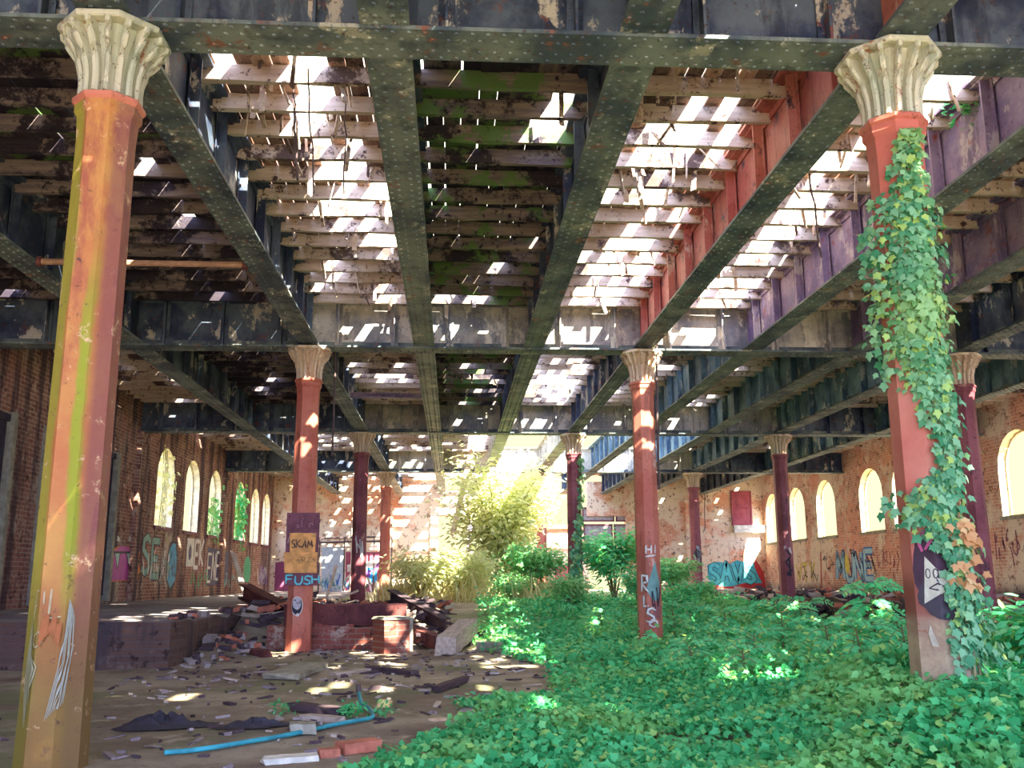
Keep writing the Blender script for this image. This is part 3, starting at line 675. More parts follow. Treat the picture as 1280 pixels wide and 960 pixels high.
# columns: u is the distance round the shaft from the middle of its front face
def wrapcol(X, r):
    cx, cy = X * S, ROW[r] * S
    def put(u, z, d):
        rr = col_r(z) if z > .2 else .222; f = rr * math.tan(math.pi / 8); k = math.floor((u + f) / (2 * f)); t = u - 2 * f * k; a = -math.pi / 2 + k * math.pi / 4; q = rr + d
        return (math.cos(a) * q - math.sin(a) * t, math.sin(a) * q + math.cos(a) * t, z)
    return put
def cz(X, r, v, u=640): return onY(u, v, ROW[r] * S).z
def colmarks(r, i, X, fn, label):
    g = Paint(wrapcol(X, r), 3); fn(g, lambda v, u=640: cz(X, r, v, u)); o = g.done(CL[r, i], label); return o
def m1(g, z):
    a = z(772, 70); g.text('PL', -.15, a, .2, .1, .016, (.50, .42, .24)); g.text('O', -.13, a - .2, .11, .08, .013, (.42, .36, .20))
    q = random.Random(5)
    for i in range(8):
        t = i / 7; g.line([(-.15 + .05 * t + q.uniform(-.01, .01), z(905 - 50 * t, 60)), (-.20 + .13 * t, z(850 - 20 * t, 60)), (-.165 + .05 * t + q.uniform(-.01, .01), z(775 + 45 * t, 60))], .008, (.36, .38, .24))
    for i in range(8):
        t = i / 7; g.line([(.02 + .10 * t, z(895 - 20 * t, 90)), (.09 + .07 * t + q.uniform(-.01, .01), z(830 - 25 * t, 90)), (.10 + .05 * t, z(790 - 20 * t, 90)), (.11 + .02 * t, z(748 + 10 * t, 90))], .006, (.36, .38, .30))
    for i in range(8): g.line([(-.06 + .018 * i, z(805 - 14 * math.sin(i * .45), 80)), (-.05 + .018 * i, z(772 + q.uniform(-6, 6), 80))], .022, (.40, .13, .04))
colmarks(1, 0, -.43, m1, 'pale brushed leaves and letters')
def m2(g, z):
    g.blob(-.02, z(757, 378), .11, .17, WHT, 20, .02).blob(-.02, z(757, 378), .095, .155, BLK, 20, .02).blob(-.02, z(754, 378), .075, .11, (.55, .52, .55), 18, .03); g.blob(-.0, z(768, 378), .03, .03, WHT, 12)
    g.scribble(-.09, z(755, 378), .14, .12, 3, .01, BLK, 21)
colmarks(2, 0, -.43, m2, 'white and black sprayed oval')
def m3(g, z):
    g.text('HI', -.08, z(692, 812), .16, .10, .035, WHT); g.line([(-.09, z(696, 812)), (.12, z(694, 812))], .03, WHT)
    g.poly([(-.10, z(737, 815)), (.08, z(702, 815)), (.20, z(728, 815)), (.18, z(752, 815)), (.02, z(750, 815))], (.20, .40, .36)); g.poly([(-.02, z(770, 815)), (.2, z(740, 815)), (.2, z(775, 815))], (.35, .12, .12))
    g.text('R', -.19, z(740, 815), .30, .13, .042, WHT, BLK, 1.4); g.text('L', -.16, z(758, 815), .20, .11, .04, WHT, BLK, 1.4); g.text('S', -.11, z(778, 815), .26, .16, .042, WHT, BLK, 1.4)
    g.scribble(.0, z(765, 815), .2, .5, 4, .02, BLK, 22); g.text('O', -.06, z(783, 815), .14, .16, .03, WHT)
colmarks(2, 1, .57, m3, 'white and teal sprayed letters')
def m4(g, z): g.scribble(-.16, z(725, 980), .3, .7, 2, .05, BLK, 23); g.scribble(-.12, z(695, 980), .28, .3, 3, .03, WHT, 24); g.line([(-.05, z(688)), (.08, z(696)), (-.07, z(704)), (.09, z(716))], .05, BLK)
colmarks(3, 2, 1.57, m4, 'black squiggle')
def m5(g, z):
    DP = (.065, .03, .05)
    g.blob(-.07, z(712, 1160), .19, .34, DP, 20, .08); g.blob(-.04, z(745, 1160), .2, .16, (.06, .05, .065), 20, .1)
    g.poly([(-.20, z(754, 1160)), (-.17, z(696, 1160)), (.03, z(734, 1160)), (-.09, z(743, 1160))], (.66, .64, .48))
    for x in (-.155, -.10): g.line([(x + .017 * math.cos(t), z(717, 1160) + .035 * math.sin(t)) for t in [k * math.pi / 4 for k in range(9)]], .008, BLK)
    g.line([(-.155, z(735, 1160)), (-.09, z(729, 1160)), (-.05, z(732, 1160)), (-.10, z(737, 1160)), (-.155, z(735, 1160))], .012, BLK)
    g.line([(-.18, z(690, 1160)), (-.21, z(677, 1160)), (-.15, z(664, 1160)), (-.11, z(676, 1160)), (-.16, z(688, 1160))], .03, (.62, .12, .28)); g.poly([(-.19, z(790, 1160)), (-.17, z(780, 1160)), (-.12, z(806, 1160)), (-.17, z(806, 1160))], (.62, .56, .42))
colmarks(1, 1, .57, m5, 'cream triangular face on purple spray')
colmarks(3, 0, -.43, lambda g, z: (g.scribble(-.12, z(705, 450), .28, .9, 4, .03, WHT, 25),), 'white tag')
colmarks(4, 2, 1.57, lambda g, z: (g.scribble(-.16, z(705, 868), .32, .8, 4, .05, (.35, .5, .48), 26), g.scribble(-.16, z(705, 868), .32, .8, 3, .03, BLK, 27)), 'grey and black tag')

# ------------------------------------------------------------------ things on the second left column: plate, orange board
yc = ROW[2] * S - .245
p0, p1 = onY(355, 732, yc), onY(400, 641, yc)
pl = thing('metal_plate', 'purple-brown steel plate strapped to the front of the red column', 'plate', ((p0.x + p1.x) / 2, yc, p0.z))
w, h = p1.x - p0.x, p1.z - p0.z
MB().box(-w / 2, w / 2, -.012, .012, 0, h).build('sheet', M['plate'], pl)
for z in (.15, h - .15): MB().box(-w / 2 - .01, w / 2 + .01, .012, .035, z - .03, z + .03).build('strap', M['rusty'], pl)
for x in (-1, 1):
    for z in (.06, h - .06): MB().rivet((x * (w / 2 - .05), -.012, z), 'y-', .02).build('bolt', M['rusty'], pl)
g = Paint(lambda u, z, d: (u, -.012 - d, z)); g.text('FUSH', -w / 2 + .04, .03, .15, .125, .03, (.20, .72, .74), (.05, .15, .25), 1.5); g.done(pl, 'cyan letters FUSH'); g = Paint(lambda u, z, d: (u, -.012 - d, z)); g.text('MRO', -.26, h - .56, .13, .1, .018, (.62, .45, .42)); g.scribble(-.15, h - .3, .35, .2, 3, .012, (.40, .20, .25), 28)
g.done(pl, 'faint pale tags')
ob = thing('wooden_board', 'bright orange board with black scrawl, fixed on the purple plate', 'board', ((p0.x + p1.x) / 2, yc - .04, p0.z + .22))
MB().rough(.46, .03, .35, Matrix.Translation((.0, 0, .55)), 5, .03).build('upper_board', M['board'], ob)
MB().rough(.58, .03, .37, Matrix.Translation((-.01, -.005, .19)), 5, .03).build('lower_board', M['board'], ob)
g = Paint(lambda u, z, d: (u, -.026 - d, z)); g.text('SKAM', -.19, .45, .15, .08, .016, BLK); g.scribble(-.2, .44, .4, .1, 4, .012, BLK, 29); g.text('~RZ~', -.08, .2, .08, .075, .012, BLK); g.done(ob, 'black scrawled letters')

# ------------------------------------------------------------------ wreckage around the second left column
def at(u, v, z): return onZ(u, v, z)
o = thing('brick_wall', 'low broken brick wall running right from behind the red column', 'wall', (0, 0, 0))
x0, x1, yw = onY(335, 810, 2.86 * S).x, onY(472, 810, 2.86 * S).x, 2.86 * S
m = MB(); n = 14; 
for i in range(n):
    a, b = x0 + (x1 - x0) * i / n, x0 + (x1 - x0) * (i + 1) / n; m.box(a, b, yw - .2 + R.uniform(-.02, .02), yw + .25, -.15, .44 + R.uniform(-.05, .05))
m.build('brickwork', M['brickX'], o)
o.location = (0, 0, 0)
# steel channel lying on it
o = thing('steel_channel', 'dark maroon steel channel lying along the top of the low brick wall', 'beam', (onY(432, 790, yw).x, yw + .02, .47))
m = MB(); m.box(-1.15, 1.15, -.16, -.135, 0, .34); m.build('web', M['rusty'], o); MB().box(-1.15, 1.15, -.16, .12, .34, .37).build('flange', M['rusty'], o); MB().box(-1.15, 1.15, -.16, .12, -.03, 0).build('flange', M['rusty'], o)
m = MB(); [m.rivet((-1.0 + .2 * i, -.16, .3), 'y-') for i in range(11)]; m.build('rivets', M['rusty'], o)
# fallen I-beam to the left of the column
def ibeam(name, label, a, b, h, w, mat, group=None):
    a, b = Vector(a), Vector(b); d = b - a; L = d.length; o = thing(name, label, 'beam', a, 0, group)
    o.rotation_mode = 'QUATERNION'; o.rotation_quaternion = d.to_track_quat('X', 'Z')
    MB().box(0, L, -.012, .012, .02, h - .02).build('web', mat, o)
    for z in (0, h - .03): MB().box(0, L, -w / 2, w / 2, z, z + .03).build('flange', mat, o)
    m = MB()
    for i in range(int(L / .2)): m.rivet((.1 + .2 * i, -.012, h * .75), 'y-'); m.rivet((.1 + .2 * i, -.012, h * .25), 'y-')
    m.build('rivets', mat, o); return o
ya = 3.15 * S
ibeam('steel_beam', 'fallen rusty steel beam sloping down from the left platform to the red column', onY(304, 748, 3.45 * S), onY(366, 783, 2.98 * S) , .34, .26, M['rusty'])
ibeam('steel_beam', 'thin steel beam lying crosswise behind the plated column', onY(395, 768, 3.1 * S), onY(478, 772, 3.1 * S), .16, .16, M['rusty'])
ibeam('steel_beam', 'blackened steel beam sliding down the right end of the rubble heap', onY(488, 752, 3.5 * S), onY(556, 790, 3.05 * S), .28, .22, M['char'])
# short pier
pc = onZ(488, 818, 0); pc.y = 2.72 * S; pc.x = onY(489, 800, pc.y).x
o = thing('brick_pier', 'stub of a brick pier with a cement-faced side at the end of the low wall', 'pier', (pc.x, pc.y, 0), .5)
MB().rough(.62, .5, .5, Matrix.Translation((0, .0, .28)) @ Matrix.Rotation(math.pi / 2, 4, 'Y'), 5, .06).build('brickwork', M['brickX'], o)
MB().box(.24, .30, -.27, .27, -.02, .62).build('cement_face', M['concrete'], o); MB().rough(.52, .54, .05, Matrix.Translation((0, 0, .61)), 4, .05).build('coping', M['concrete'], o)
def timber(name, label, a, b, w, h, mat, cat='timber', group=None, roll=0, nails=0):
    a, b = Vector(a), Vector(b); d = b - a; o = thing(name, label, cat, (a + b) / 2, 0, group)
    o.rotation_mode = 'QUATERNION'; o.rotation_quaternion = d.to_track_quat('X', 'Z')
    q = MB().rough(d.length, w, h, Matrix.Rotation(roll, 4, 'X'), 8, .08).build(name, mat)
    # a timber is one solid piece: keep it as a single mesh
    q.location = o.location; q.rotation_mode = 'QUATERNION'; q.rotation_quaternion = o.rotation_quaternion; tag(q, label, cat, group); bpy.data.objects.remove(o); return q
def gnd(u, v, up=0):
    p = onZ(u, v, 0)
    for _ in range(8): p = onZ(u, v, gz(p.x, p.y))
    return p + Vector((0, 0, up))
timber('timber_beam', 'thick grey squared timber lying end-on towards the viewer on the dirt', gnd(556, 819, .14), onY(586, 783, 2.95 * S), .34, .3, M['plank'])
timber('timber_beam', 'round-edged brown timber lying behind the grey squared timber', onY(500, 784, 3.0 * S), onY(548, 803, 2.85 * S), .26, .24, M['rusty'])
timber('timber_beam', 'small dark block of timber right of the grey squared timber', gnd(580, 808, .12), gnd(600, 802, .12), .26, .22, M['char'])
timber('plank', 'pale upright stick poking out of the rubble right of the plated column', onY(408, 748, 3.6 * S), onY(420, 708, 3.6 * S), .12, .06, M['palewood'], 'plank')
timber('plank', 'thin pale lath lying across the rubble before the dark column', onY(424, 748, 3.6 * S), onY(448, 738, 3.6 * S), .1, .05, M['palewood'], 'plank')
timber('plank', 'short pale batten standing in the black rubble at its right end', onY(471, 768, 3.3 * S), onY(476, 786, 3.2 * S), .08, .05, M['palewood'], 'plank')
timber('plank', 'dark timber strut crossing the gap left of the plated column', onY(310, 770, 3.2 * S), onY(356, 778, 3.1 * S), .1, .1, M['plank'], 'plank')
timber('plank', 'tall grey board leaning against the left wall below the windows', onX(291, 690, XL + .5), onX(308, 748, XL + 1.4), .2, .06, M['plank'], 'plank')
timber('roof_timber', 'long orange timber hanging slantwise from the broken roof by the opening', onY(590, 562, 6.0 * S), onY(566, 668, 6.0 * S), .32, .22, M['palewood'])
rub = MB()
for i in range(480):
    x, y = R.uniform(-.6, .0) * S, R.uniform(2.9, 4.2) * S; L = R.uniform(.15, .8)
    rub.rough(L, R.uniform(.04, .14), R.uniform(.03, .1), Matrix.Translation((x, y, gz(x, y) + R.uniform(.0, .16))) @ Matrix.Rotation(R.uniform(0, 6.3), 4, 'Z') @ Matrix.Rotation(R.uniform(-.4, .4), 4, 'Y'), 2, .2, R.choice((0, 0, 0, 1, 2)))
tag(rub.build('rubble', [M['char'], M['plank'], M['brick1']]), 'heap of charred wood and rubble behind the low brick wall', 'rubble', None, 'stuff')
rub = MB()
for i in range(800):
    x, y = R.uniform(-.66, .25) * S, R.uniform(1.1, 2.85) * S
    if y < 1.7 * S and R.random() < .5: continue
    L = R.choice((R.uniform(.03, .1), R.uniform(.03, .1), R.uniform(.08, .25)))
    rub.rough(L, L * R.uniform(.15, .6), R.uniform(.008, .03), Matrix.Translation((x, y, gz(x, y) + .012)) @ Matrix.Rotation(R.uniform(0, 6.3), 4, 'Z') @ Matrix.Rotation(R.uniform(-.2, .2), 4, 'Y'), 2, .25, R.choice((0, 0, 0, 1, 1, 1, 2)))
tag(rub.build('debris', [M['dock'], M['char'], M['plank'], M['white']]), 'chips of wood and brick strewn over the dirt floor', 'debris', None, 'stuff')
rub = MB()
for i in range(260):
    x, y = R.uniform(1.58, 2.0) * S, R.uniform(2.6, 6) * S; L = R.uniform(.15, .9); z = DKR if x > 1.75 * S else gz(x, y) + (x - 1.58 * S) * .6
    rub.rough(L, R.uniform(.06, .25), R.uniform(.04, .16), Matrix.Translation((x, y, z + R.uniform(.0, .12))) @ Matrix.Rotation(R.uniform(0, 6.3), 4, 'Z') @ Matrix.Rotation(R.uniform(-.4, .4), 4, 'Y'), 2, .2, R.choice((0, 0, 1, 2)))
tag(rub.build('rubble', [M['char'], M['plank'], M['brick1']]), 'rubble along the broken edge of the right platform', 'rubble', None, 'stuff')
rub = MB()
for i in range(120):
    y = R.uniform(2.3, 3.6) * S; x = R.uniform(-.68, -.54) * S; L = R.uniform(.06, .3)
    rub.rough(L, L * R.uniform(.3, .9), R.uniform(.03, .1), Matrix.Translation((x, y, max(gz(x, y), DKL if x < -.64 * S else 0) + .03)) @ Matrix.Rotation(R.uniform(0, 6.3), 4, 'Z') @ Matrix.Rotation(R.uniform(-.4, .4), 4, 'Y'), 2, .2, R.choice((0, 0, 1, 2)))
tag(rub.build('rubble', [M['char'], M['dock'], M['brick1']]), 'rubble spilling from the edge of the left platform', 'rubble', None, 'stuff')
def board(label, u0, v0, u1, v1, w, t, mat, name='broken_board', cat='board'):
    a, b = gnd(u0, v0, t * .6), gnd(u1, v1, t * .6); return timber(name, label, a, b, w, t, M[mat], cat, 'broken boards on the dirt floor')
board('flat grey-green slab lying in front of the plated column', 352, 850, 392, 834, .5, .07, 'concrete', 'stone_slab', 'slab')
board('long dark board lying on the dirt below the low brick wall', 462, 838, 520, 845, .16, .06, 'char')
board('grey board lying flat before the low brick wall', 415, 845, 470, 838, .14, .04, 'plank')
board('light stone block lying on the dirt right of the grey timber', 600, 814, 634, 816, .3, .16, 'concrete', 'stone_block', 'stone')
board('dark board beside the teal hose', 365, 887, 430, 896, .16, .07, 'char')
board('dark blackened board lying left of the dark cloth tip', 380, 900, 424, 904, .12, .05, 'plank')
board('mossy square stone beside the teal hose', 362, 917, 394, 917, .20, .08, 'concrete', 'stone_block', 'stone')
board('orange-red brick fragment at the bottom edge right of the hose', 424, 944, 470, 938, .16, .08, 'brick1', 'brick_fragment', 'brick')
board('flat pale slab at the bottom edge below the hose', 330, 955, 396, 950, .16, .04, 'white', 'stone_slab', 'slab')
board('small orange brick fragment just left of the bottom slab', 398, 948, 424, 946, .1, .06, 'brick1', 'brick_fragment', 'brick')
board('dark stick lying across the dirt right of the column plants', 545, 866, 582, 853, .1, .07, 'char')
board('small pale chip of board in the middle of the dirt', 540, 902, 558, 900, .1, .02, 'palewood')
board('flat pale board lying under the left platform edge', 170, 826, 262, 824, .14, .06, 'plank')
board('weathered board lying from the platform toward the red column', 225, 815, 330, 822, .2, .12, 'rusty')
a = gnd(146, 828); wp = thing('paper_sheet', 'torn white sheets propped up beside the mossy near column', 'sheet', (a.x, a.y, a.z))
for i, (x, w, h, t) in enumerate(((-.22, .3, .3, .5), (.02, .2, .36, .25), (.2, .24, .2, .9))):
    vs = [(-w / 2, 0, 0), (w / 2, .02, .01), (w * .6, .1, h * .6), (w * .3, .16, h), (-w * .3, .14, h * .9), (-w * .55, .06, h * .5)]
    mm = MB(); mt = Matrix.Translation((x, 0, .01)) @ Matrix.Rotation(t - .5, 4, 'Z')
    mm.add([mt @ Vector(v) for v in vs] + [mt @ (Vector(v) + Vector((0, .012, 0))) for v in vs], [tuple(range(6)), tuple(range(11, 5, -1))] + [(i, (i + 1) % 6, 6 + (i + 1) % 6, 6 + i) for i in range(6)]); mm.build('sheet', M['white'], wp)
a = gnd(322, 805); 
o = MB().rough(.36, .26, .3, Matrix.Translation((0, 0, .12)), 4, .12).build('brick_lump', M['brick1']); o.location = (a.x + .05, a.y, a.z); tag(o, 'small pale lump of brickwork at the foot of the red column', 'brick')
a = gnd(142, 800); o = MB().rough(1.0, .7, .4, None, 5, .15).build('concrete_block', M['concrete']); o.location = (a.x, a.y, a.z + .14); o.rotation_euler = (.05, .08, .3); tag(o, 'broken concrete block at the corner of the left platform', 'block')
# crumpled dark cloths
def cloth(u, v, rx, ry, h, label, seed):
    a = gnd(u, v); q = random.Random(seed); m = MB(); n = 16; k = 6; vs = [(0, 0, h)]
    for j in range(1, k + 1):
        for i in range(n):
            t = 2 * math.pi * i / n; rr = j / k * (1 + q.uniform(-.18, .18) * (j == k)); x, y = rx * rr * math.cos(t), ry * rr * math.sin(t)
            vs.append((x, y, max(.012, h * (1 - j / k) ** .8 * (1 + q.uniform(-.6, .8))) + gz(a.x + x, a.y + y) - a.z))
    fs = [(0, 1 + i, 1 + (i + 1) % n) for i in range(n)]
    for j in range(k - 1):
        for i in range(n): p = 1 + j * n + i; r = 1 + j * n + (i + 1) % n; fs.append((p, p + n, r + n, r))
    o = m.add(vs, fs).build('cloth', M['tarp']); o.location = a; tag(o, label, 'cloth')
cloth(207, 908, .42, .28, .1, 'crumpled black cloth lying alone on the dirt at left', 4)
cloth(318, 908, .34, .2, .06, 'flat black rag lying on the dirt beside the boards', 6)
# hose
pts = [gnd(u, v, .03) for u, v in [(205, 946), (240, 943), (275, 938), (310, 932), (345, 926), (380, 919), (410, 912), (440, 906), (462, 902)]]
pts += [gnd(466, 899, .04), gnd(461, 892, .05), gnd(452, 886, .06), gnd(448, 880, .12)]
hs = thing('garden_hose', 'thin teal hose curving across the dirt in the foreground', 'hose', pts[0])
def smooth(ps, k=5):
    out = []
    for i in range(len(ps) - 1):
        a, b, c, d = ps[max(0, i - 1)], ps[i], ps[i + 1], ps[min(len(ps) - 1, i + 2)]
        for t in [j / k for j in range(k)]: out.append(.5 * ((2 * b) + (c - a) * t + (2 * a - 5 * b + 4 * c - d) * t * t + (3 * b - a - 3 * c + d) * t ** 3))
    return out + [ps[-1]]
o = MB().tube([p - pts[0] for p in smooth(pts)], .02, 8).build('tubing', M['hose'], hs, True)
MB().tube([pts[-1] - pts[0], pts[-1] - pts[0] + Vector((-.01, .02, .08))], .028, 8).build('coupling', M['wire'], hs)

# ------------------------------------------------------------------ pipes, wires, ledges
def rod(name, label, cat, pts, r, mat, rings=()):
    o = MB().tube(pts, r, 8).build(name, M[mat]); return tag(o, label, cat)
y = 2.02 * S
o = thing('iron_pipe', 'rusty horizontal pipe high at left, between the aisle beam and column line', 'pipe', (-.94 * S, y, ZH + .06))
MB().tube([(.2, 0, 0), (.51 * S - .2, 0, 0)], .045, 8).build('tube', M['pipe'], o)
for x in (.22, .51 * S - .22): MB().tube([(x - .03, 0, 0), (x + .03, 0, 0)], .075, 8).build('collar', M['rusty'], o)
y = 3.62 * S
ibeam('tie_bar', 'thin reddish tie bar between two long beams in the second bay', (-.40 * S, y, ZH + .1), (-.12 * S, y, ZH + .1), .14, .1, M['violet'])
def wire(label, u, v0, v1, y, r=.009, du=0, seed=1):
    q = random.Random(seed); a = onY(u, v0, y); b = onY(u + du, v1, y); n = 8
    a.z = max(a.z, JZ - .0)
    rod('hanging_wire', label, 'wire', [a.lerp(b, i / n) + Vector((q.uniform(-.014, .014) * (0 < i < n), q.uniform(-.014, .014) * (0 < i < n), 0)) for i in range(n + 1)], r, 'wire')
wire('dark wire hanging between two near roof holes at left', 366, 150, 205, 1.45 * S, .008, 2, 2)
wire('longest dark rod hanging beside the near left roof hole', 384, 110, 242, 1.4 * S, .009, 8, 3)
wire('short rod hanging right of the longest rod', 431, 170, 242, 1.5 * S, .008, -1, 4)
wire('crooked wire hanging over the left long beam', 364, 170, 225, 1.5 * S, .014, 8, 5)
wire('straight conduit hanging right of the plated column', 420, 440, 570, 2.80 * S, .02, -5, 6)
wire('rope of cable hanging along the right side of the pinkish column', 822, 446, 612, 2.74 * S, .022, 2, 7)
wire('slanting rod hanging among the bleached joists at right', 1015, 262, 322, 1.75 * S, .014, 12, 8)
wire('thin wire hanging on the back wall beside the cyan graffiti', 881, 610, 664, YB - .4, .02, 0, 9)
wire('bent wire hanging under the right aisle beam', 938, 392, 400, 2.6 * S, .012, 2, 10)
# rail on the back wall
pr = thing('pipe_rail', 'horizontal pipe rail on posts along the back wall at left', 'rail', (0, YB - .5, 0))
a, b = onY(398, 673, YB - .5), onY(478, 671, YB - .5)
for z in (0, -.22): MB().tube([(a.x, 0, a.z + z), (b.x, 0, b.z + z)], .045, 8).build('rail', M['wire'], pr)
for u in (400, 431, 468, 490): p = onY(u, 673, YB - .5); MB().tube([(p.x, 0, DKL if p.x < -.64 * S else gz(p.x, YB - .5)), (p.x, 0, p.z + .05)], .04, 8).build('post', M['wire'], pr)
# maroon shutter and white ledge
a, b = B_(915, 657), B_(938, 614)
o = thing('window_shutter', 'maroon metal shutter closing a window in the back wall at right', 'shutter', ((a[0] + b[0]) / 2, YB, a[1])); w, h = b[0] - a[0], b[1] - a[1]
MB().box(-w / 2, w / 2, -.06, -.0, 0, h).build('panel', M['door'], o)
for x in (-w / 2, w / 2 - .07): MB().box(x, x + .07, -.1, 0, 0, h).build('stile', M['door'], o)
for z in (0, h / 2 - .04, h - .08): MB().box(-w / 2, w / 2, -.09, 0, z, z + .08).build('rail', M['door'], o)
a, b = B_(918, 666), B_(957, 657)
o = MB().rough(b[0] - a[0], .35, b[1] - a[1], None, 6, .06).build('stone_ledge', M['white']); o.location = ((a[0] + b[0]) / 2, YB - .12, (a[1] + b[1]) / 2); tag(o, 'white stone ledge under the maroon shutter', 'ledge')
# grey panels closing the upper part of the broad opening
for i, (u0, u1, v0, v1) in enumerate(((728, 768, 634, 652), (770, 812, 634, 652), (730, 766, 655, 682), (768, 806, 655, 682), (586, 606, 632, 652))):
    a, b = B_(u0, v1), B_(u1, v0); w, h = b[0] - a[0], b[1] - a[1]
    o = thing('wall_panel', ['upper left grey panel boarding the broad opening', 'upper right grey panel boarding the broad opening', 'lower left grey panel boarding the broad opening', 'lower right grey panel boarding the broad opening', 'small grey panel at the left jamb of the broad opening'][i], 'panel', ((a[0] + b[0]) / 2, YB + .1, a[1]))
    MB().box(-w / 2 + .02, w / 2 - .02, 0, .05, .02, h - .02).build('sheet', M['panel'], o)
    for x in (-w / 2, w / 2 - .08): MB().box(x, x + .08, -.04, .06, 0, h).build('stile', M['plate'], o)
    for z in (0, h - .08): MB().box(-w / 2, w / 2, -.04, .06, z, z + .08).build('rail', M['plate'], o)
a, b = B_(585, 692), B_(592, 656)
o = MB().rough(b[1] + .3, .3, .25, Matrix.Rotation(math.pi / 2, 4, 'Y'), 6, .03).build('timber_post', M['violet']); o.location = (a[0] + .1, YB + .1, b[1] / 2 - .1); tag(o, 'purple post at the left jamb of the broad opening', 'post')
# brick shed beyond the opening
ys = YB + 4
a, b = onY(676, 740, ys), onY(735, 656, ys); w = b.x - a.x
o = thing('brick_shed', 'small orange brick shed seen through the broad opening', 'shed', ((a.x + b.x) / 2, ys, 0))
MB().box(-w / 2, w / 2, 0, 3, -.1, b.z - .25).build('walls', M['brickB'], o); MB().box(-w / 2 - .2, w / 2 + .2, -.25, 3.2, b.z - .25, b.z).build('roof_slab', M['brick1'], o); MB().box(-w * .2, w * .12, -.04, 0, 0, 2.0).build('door', M['door'], o)

# ------------------------------------------------------------------ plants
def xb(Y):   # left edge of the ivy on the floor
    P = [(.9, -.12), (1.1, -.06), (1.3, .0), (1.55, .05), (1.72, .20), (2.2, .23), (2.5, .16), (2.75, .05), (3.2, .02), (3.6, .10), (4.3, .12), (6, .1)]
    for (a, xa), (b, xx) in zip(P[:-1], P[1:]):
        if a <= Y <= b: return xa + (xx - xa) * (Y - a) / (b - a)
    return -.12
def scatter(n, x0, x1, y0, y1, keep):
    out = []
    while len(out) < n:
        x, y = R.uniform(x0, x1), R.uniform(y0, y1)
        if keep(x, y): out.append((x, y))
    return out
def carpet(name, n, y0, y1, sc, label, mat, kind='ivy', lift=.18, xmax=1.66):
    def keep(x, y):
        X, Y = x / S, y / S; e = xb(Y) + .05 * n2(x * 2.1, y * 2.3)
        if X < e: return False
        if X < e + .08 and R.random() < .5: return False
        if abs(x / y - .04) > .72: return False
        return n2(x * 1.9, y * 1.7) > -.62 or R.random() < .35
    P = scatter(n, -1 * S, xmax * S, y0 * S, y1 * S, keep); pos = []; 
    for x, y in P:
        hb = .5 + .5 * n2(x * 1.3 + 4, y * 1.5); pos.append((x, y, gz(x, y) + .02 + lift * R.random() ** .7 * (.25 + 1.5 * hb * hb)))
    N = rnd(n) * .62 + np.array([0, -.4, 1.0]); T = rnd(n) * np.array([1, 1, .3]) + np.array([0, 0, -.25])
    o = leaves(name, kind, pos, N, T, G.uniform(.7, 1.3, n) * sc, mat); return tag(o, label, 'ground cover', None, 'stuff')
carpet('ivy_ground_cover', 58000, .62, 2.0, .062, 'dense ivy leaves carpeting the foreground at right', M['ivy'], 'ivy', .16)
carpet('ivy_ground_cover', 34000, 1.95, 4.4, .10, 'ivy carpet running back between the columns', M['ivy'], 'ivy', .16)
carpet('weed_ground_cover', 9000, 2.3, 5.4, .12, 'mixed low weeds over the ivy in the middle distance', M['weed'], 'oval', .35, 1.5)
m = scatter(2600, -.35 * S, .5 * S, 4.3 * S, 6.2 * S, lambda x, y: True)
leaves_o = leaves('dry_grass', 'blade', [(x, y, gz(x, y)) for x, y in m], rnd(2600) + np.array([0, -1, 0]), rnd(2600) * .35 + np.array([0, 0, 1.0]), G.uniform(.4, 1.0, 2600), M['straw']); tag(leaves_o, 'dry yellow grass in the sunlit patch', 'grass', None, 'stuff')

def shrub(name, label, base, h, w, mat, n, leafsize, kind='oval', group=None, bare=.15, nst=7, cat='shrub'):
    b = Vector(base); o = thing(name, label, cat, b, 0, group); st = MB(); tips = []
    for i in range(nst):
        a = R.uniform(0, 6.3); q = R.random() ** .6; e = Vector((math.cos(a) * w / 2 * q, math.sin(a) * w / 2 * q, h * R.uniform(.7, 1)))
        mid = Vector((e.x * .35, e.y * .35, e.z * .55)); st.tube([(0, 0, 0), mid * .5, mid, (mid + e) / 2 + Vector((0, 0, .04 * h)), e], .02 + .006 * h, 5, .005); tips += [(mid, e)] * 3 + ([(mid * .3, mid)] * 2 if bare <= 0 else [])
        for k in range(3):
            s = mid.lerp(e, R.uniform(0, .7)); a2 = R.uniform(0, 6.3); t = s + Vector((math.cos(a2) * w * .22, math.sin(a2) * w * .22, h * R.uniform(.05, .2))); st.tube([s, (s + t) / 2 + Vector((0, 0, .03)), t], .012, 4, .004); tips.append((s, t))
    st.build('stem', M['stem'], o)
    pos = []; nn = []; tt = []
    for i in range(n):
        s, t = R.choice(tips); p = s.lerp(t, R.uniform(bare, 1.05)); d = Vector((G.normal(), G.normal(), G.normal() * .8)) * .085 * w
        p = p + d; p.z = max(p.z, .03); pos.append(p); out = Vector((p.x, p.y, (p.z - h * .4) * .8)); nn.append(Vector((G.normal() * .5, G.normal() * .5 - .2, 1)) + out.normalized() * .4); tt.append(out.normalized() + Vector((G.normal() * .6, G.normal() * .6, -.35 + G.normal() * .3)))
    leaves('foliage', kind, pos, nn, tt, G.uniform(.6, 1.25, n) * leafsize, mat, o)
    return o
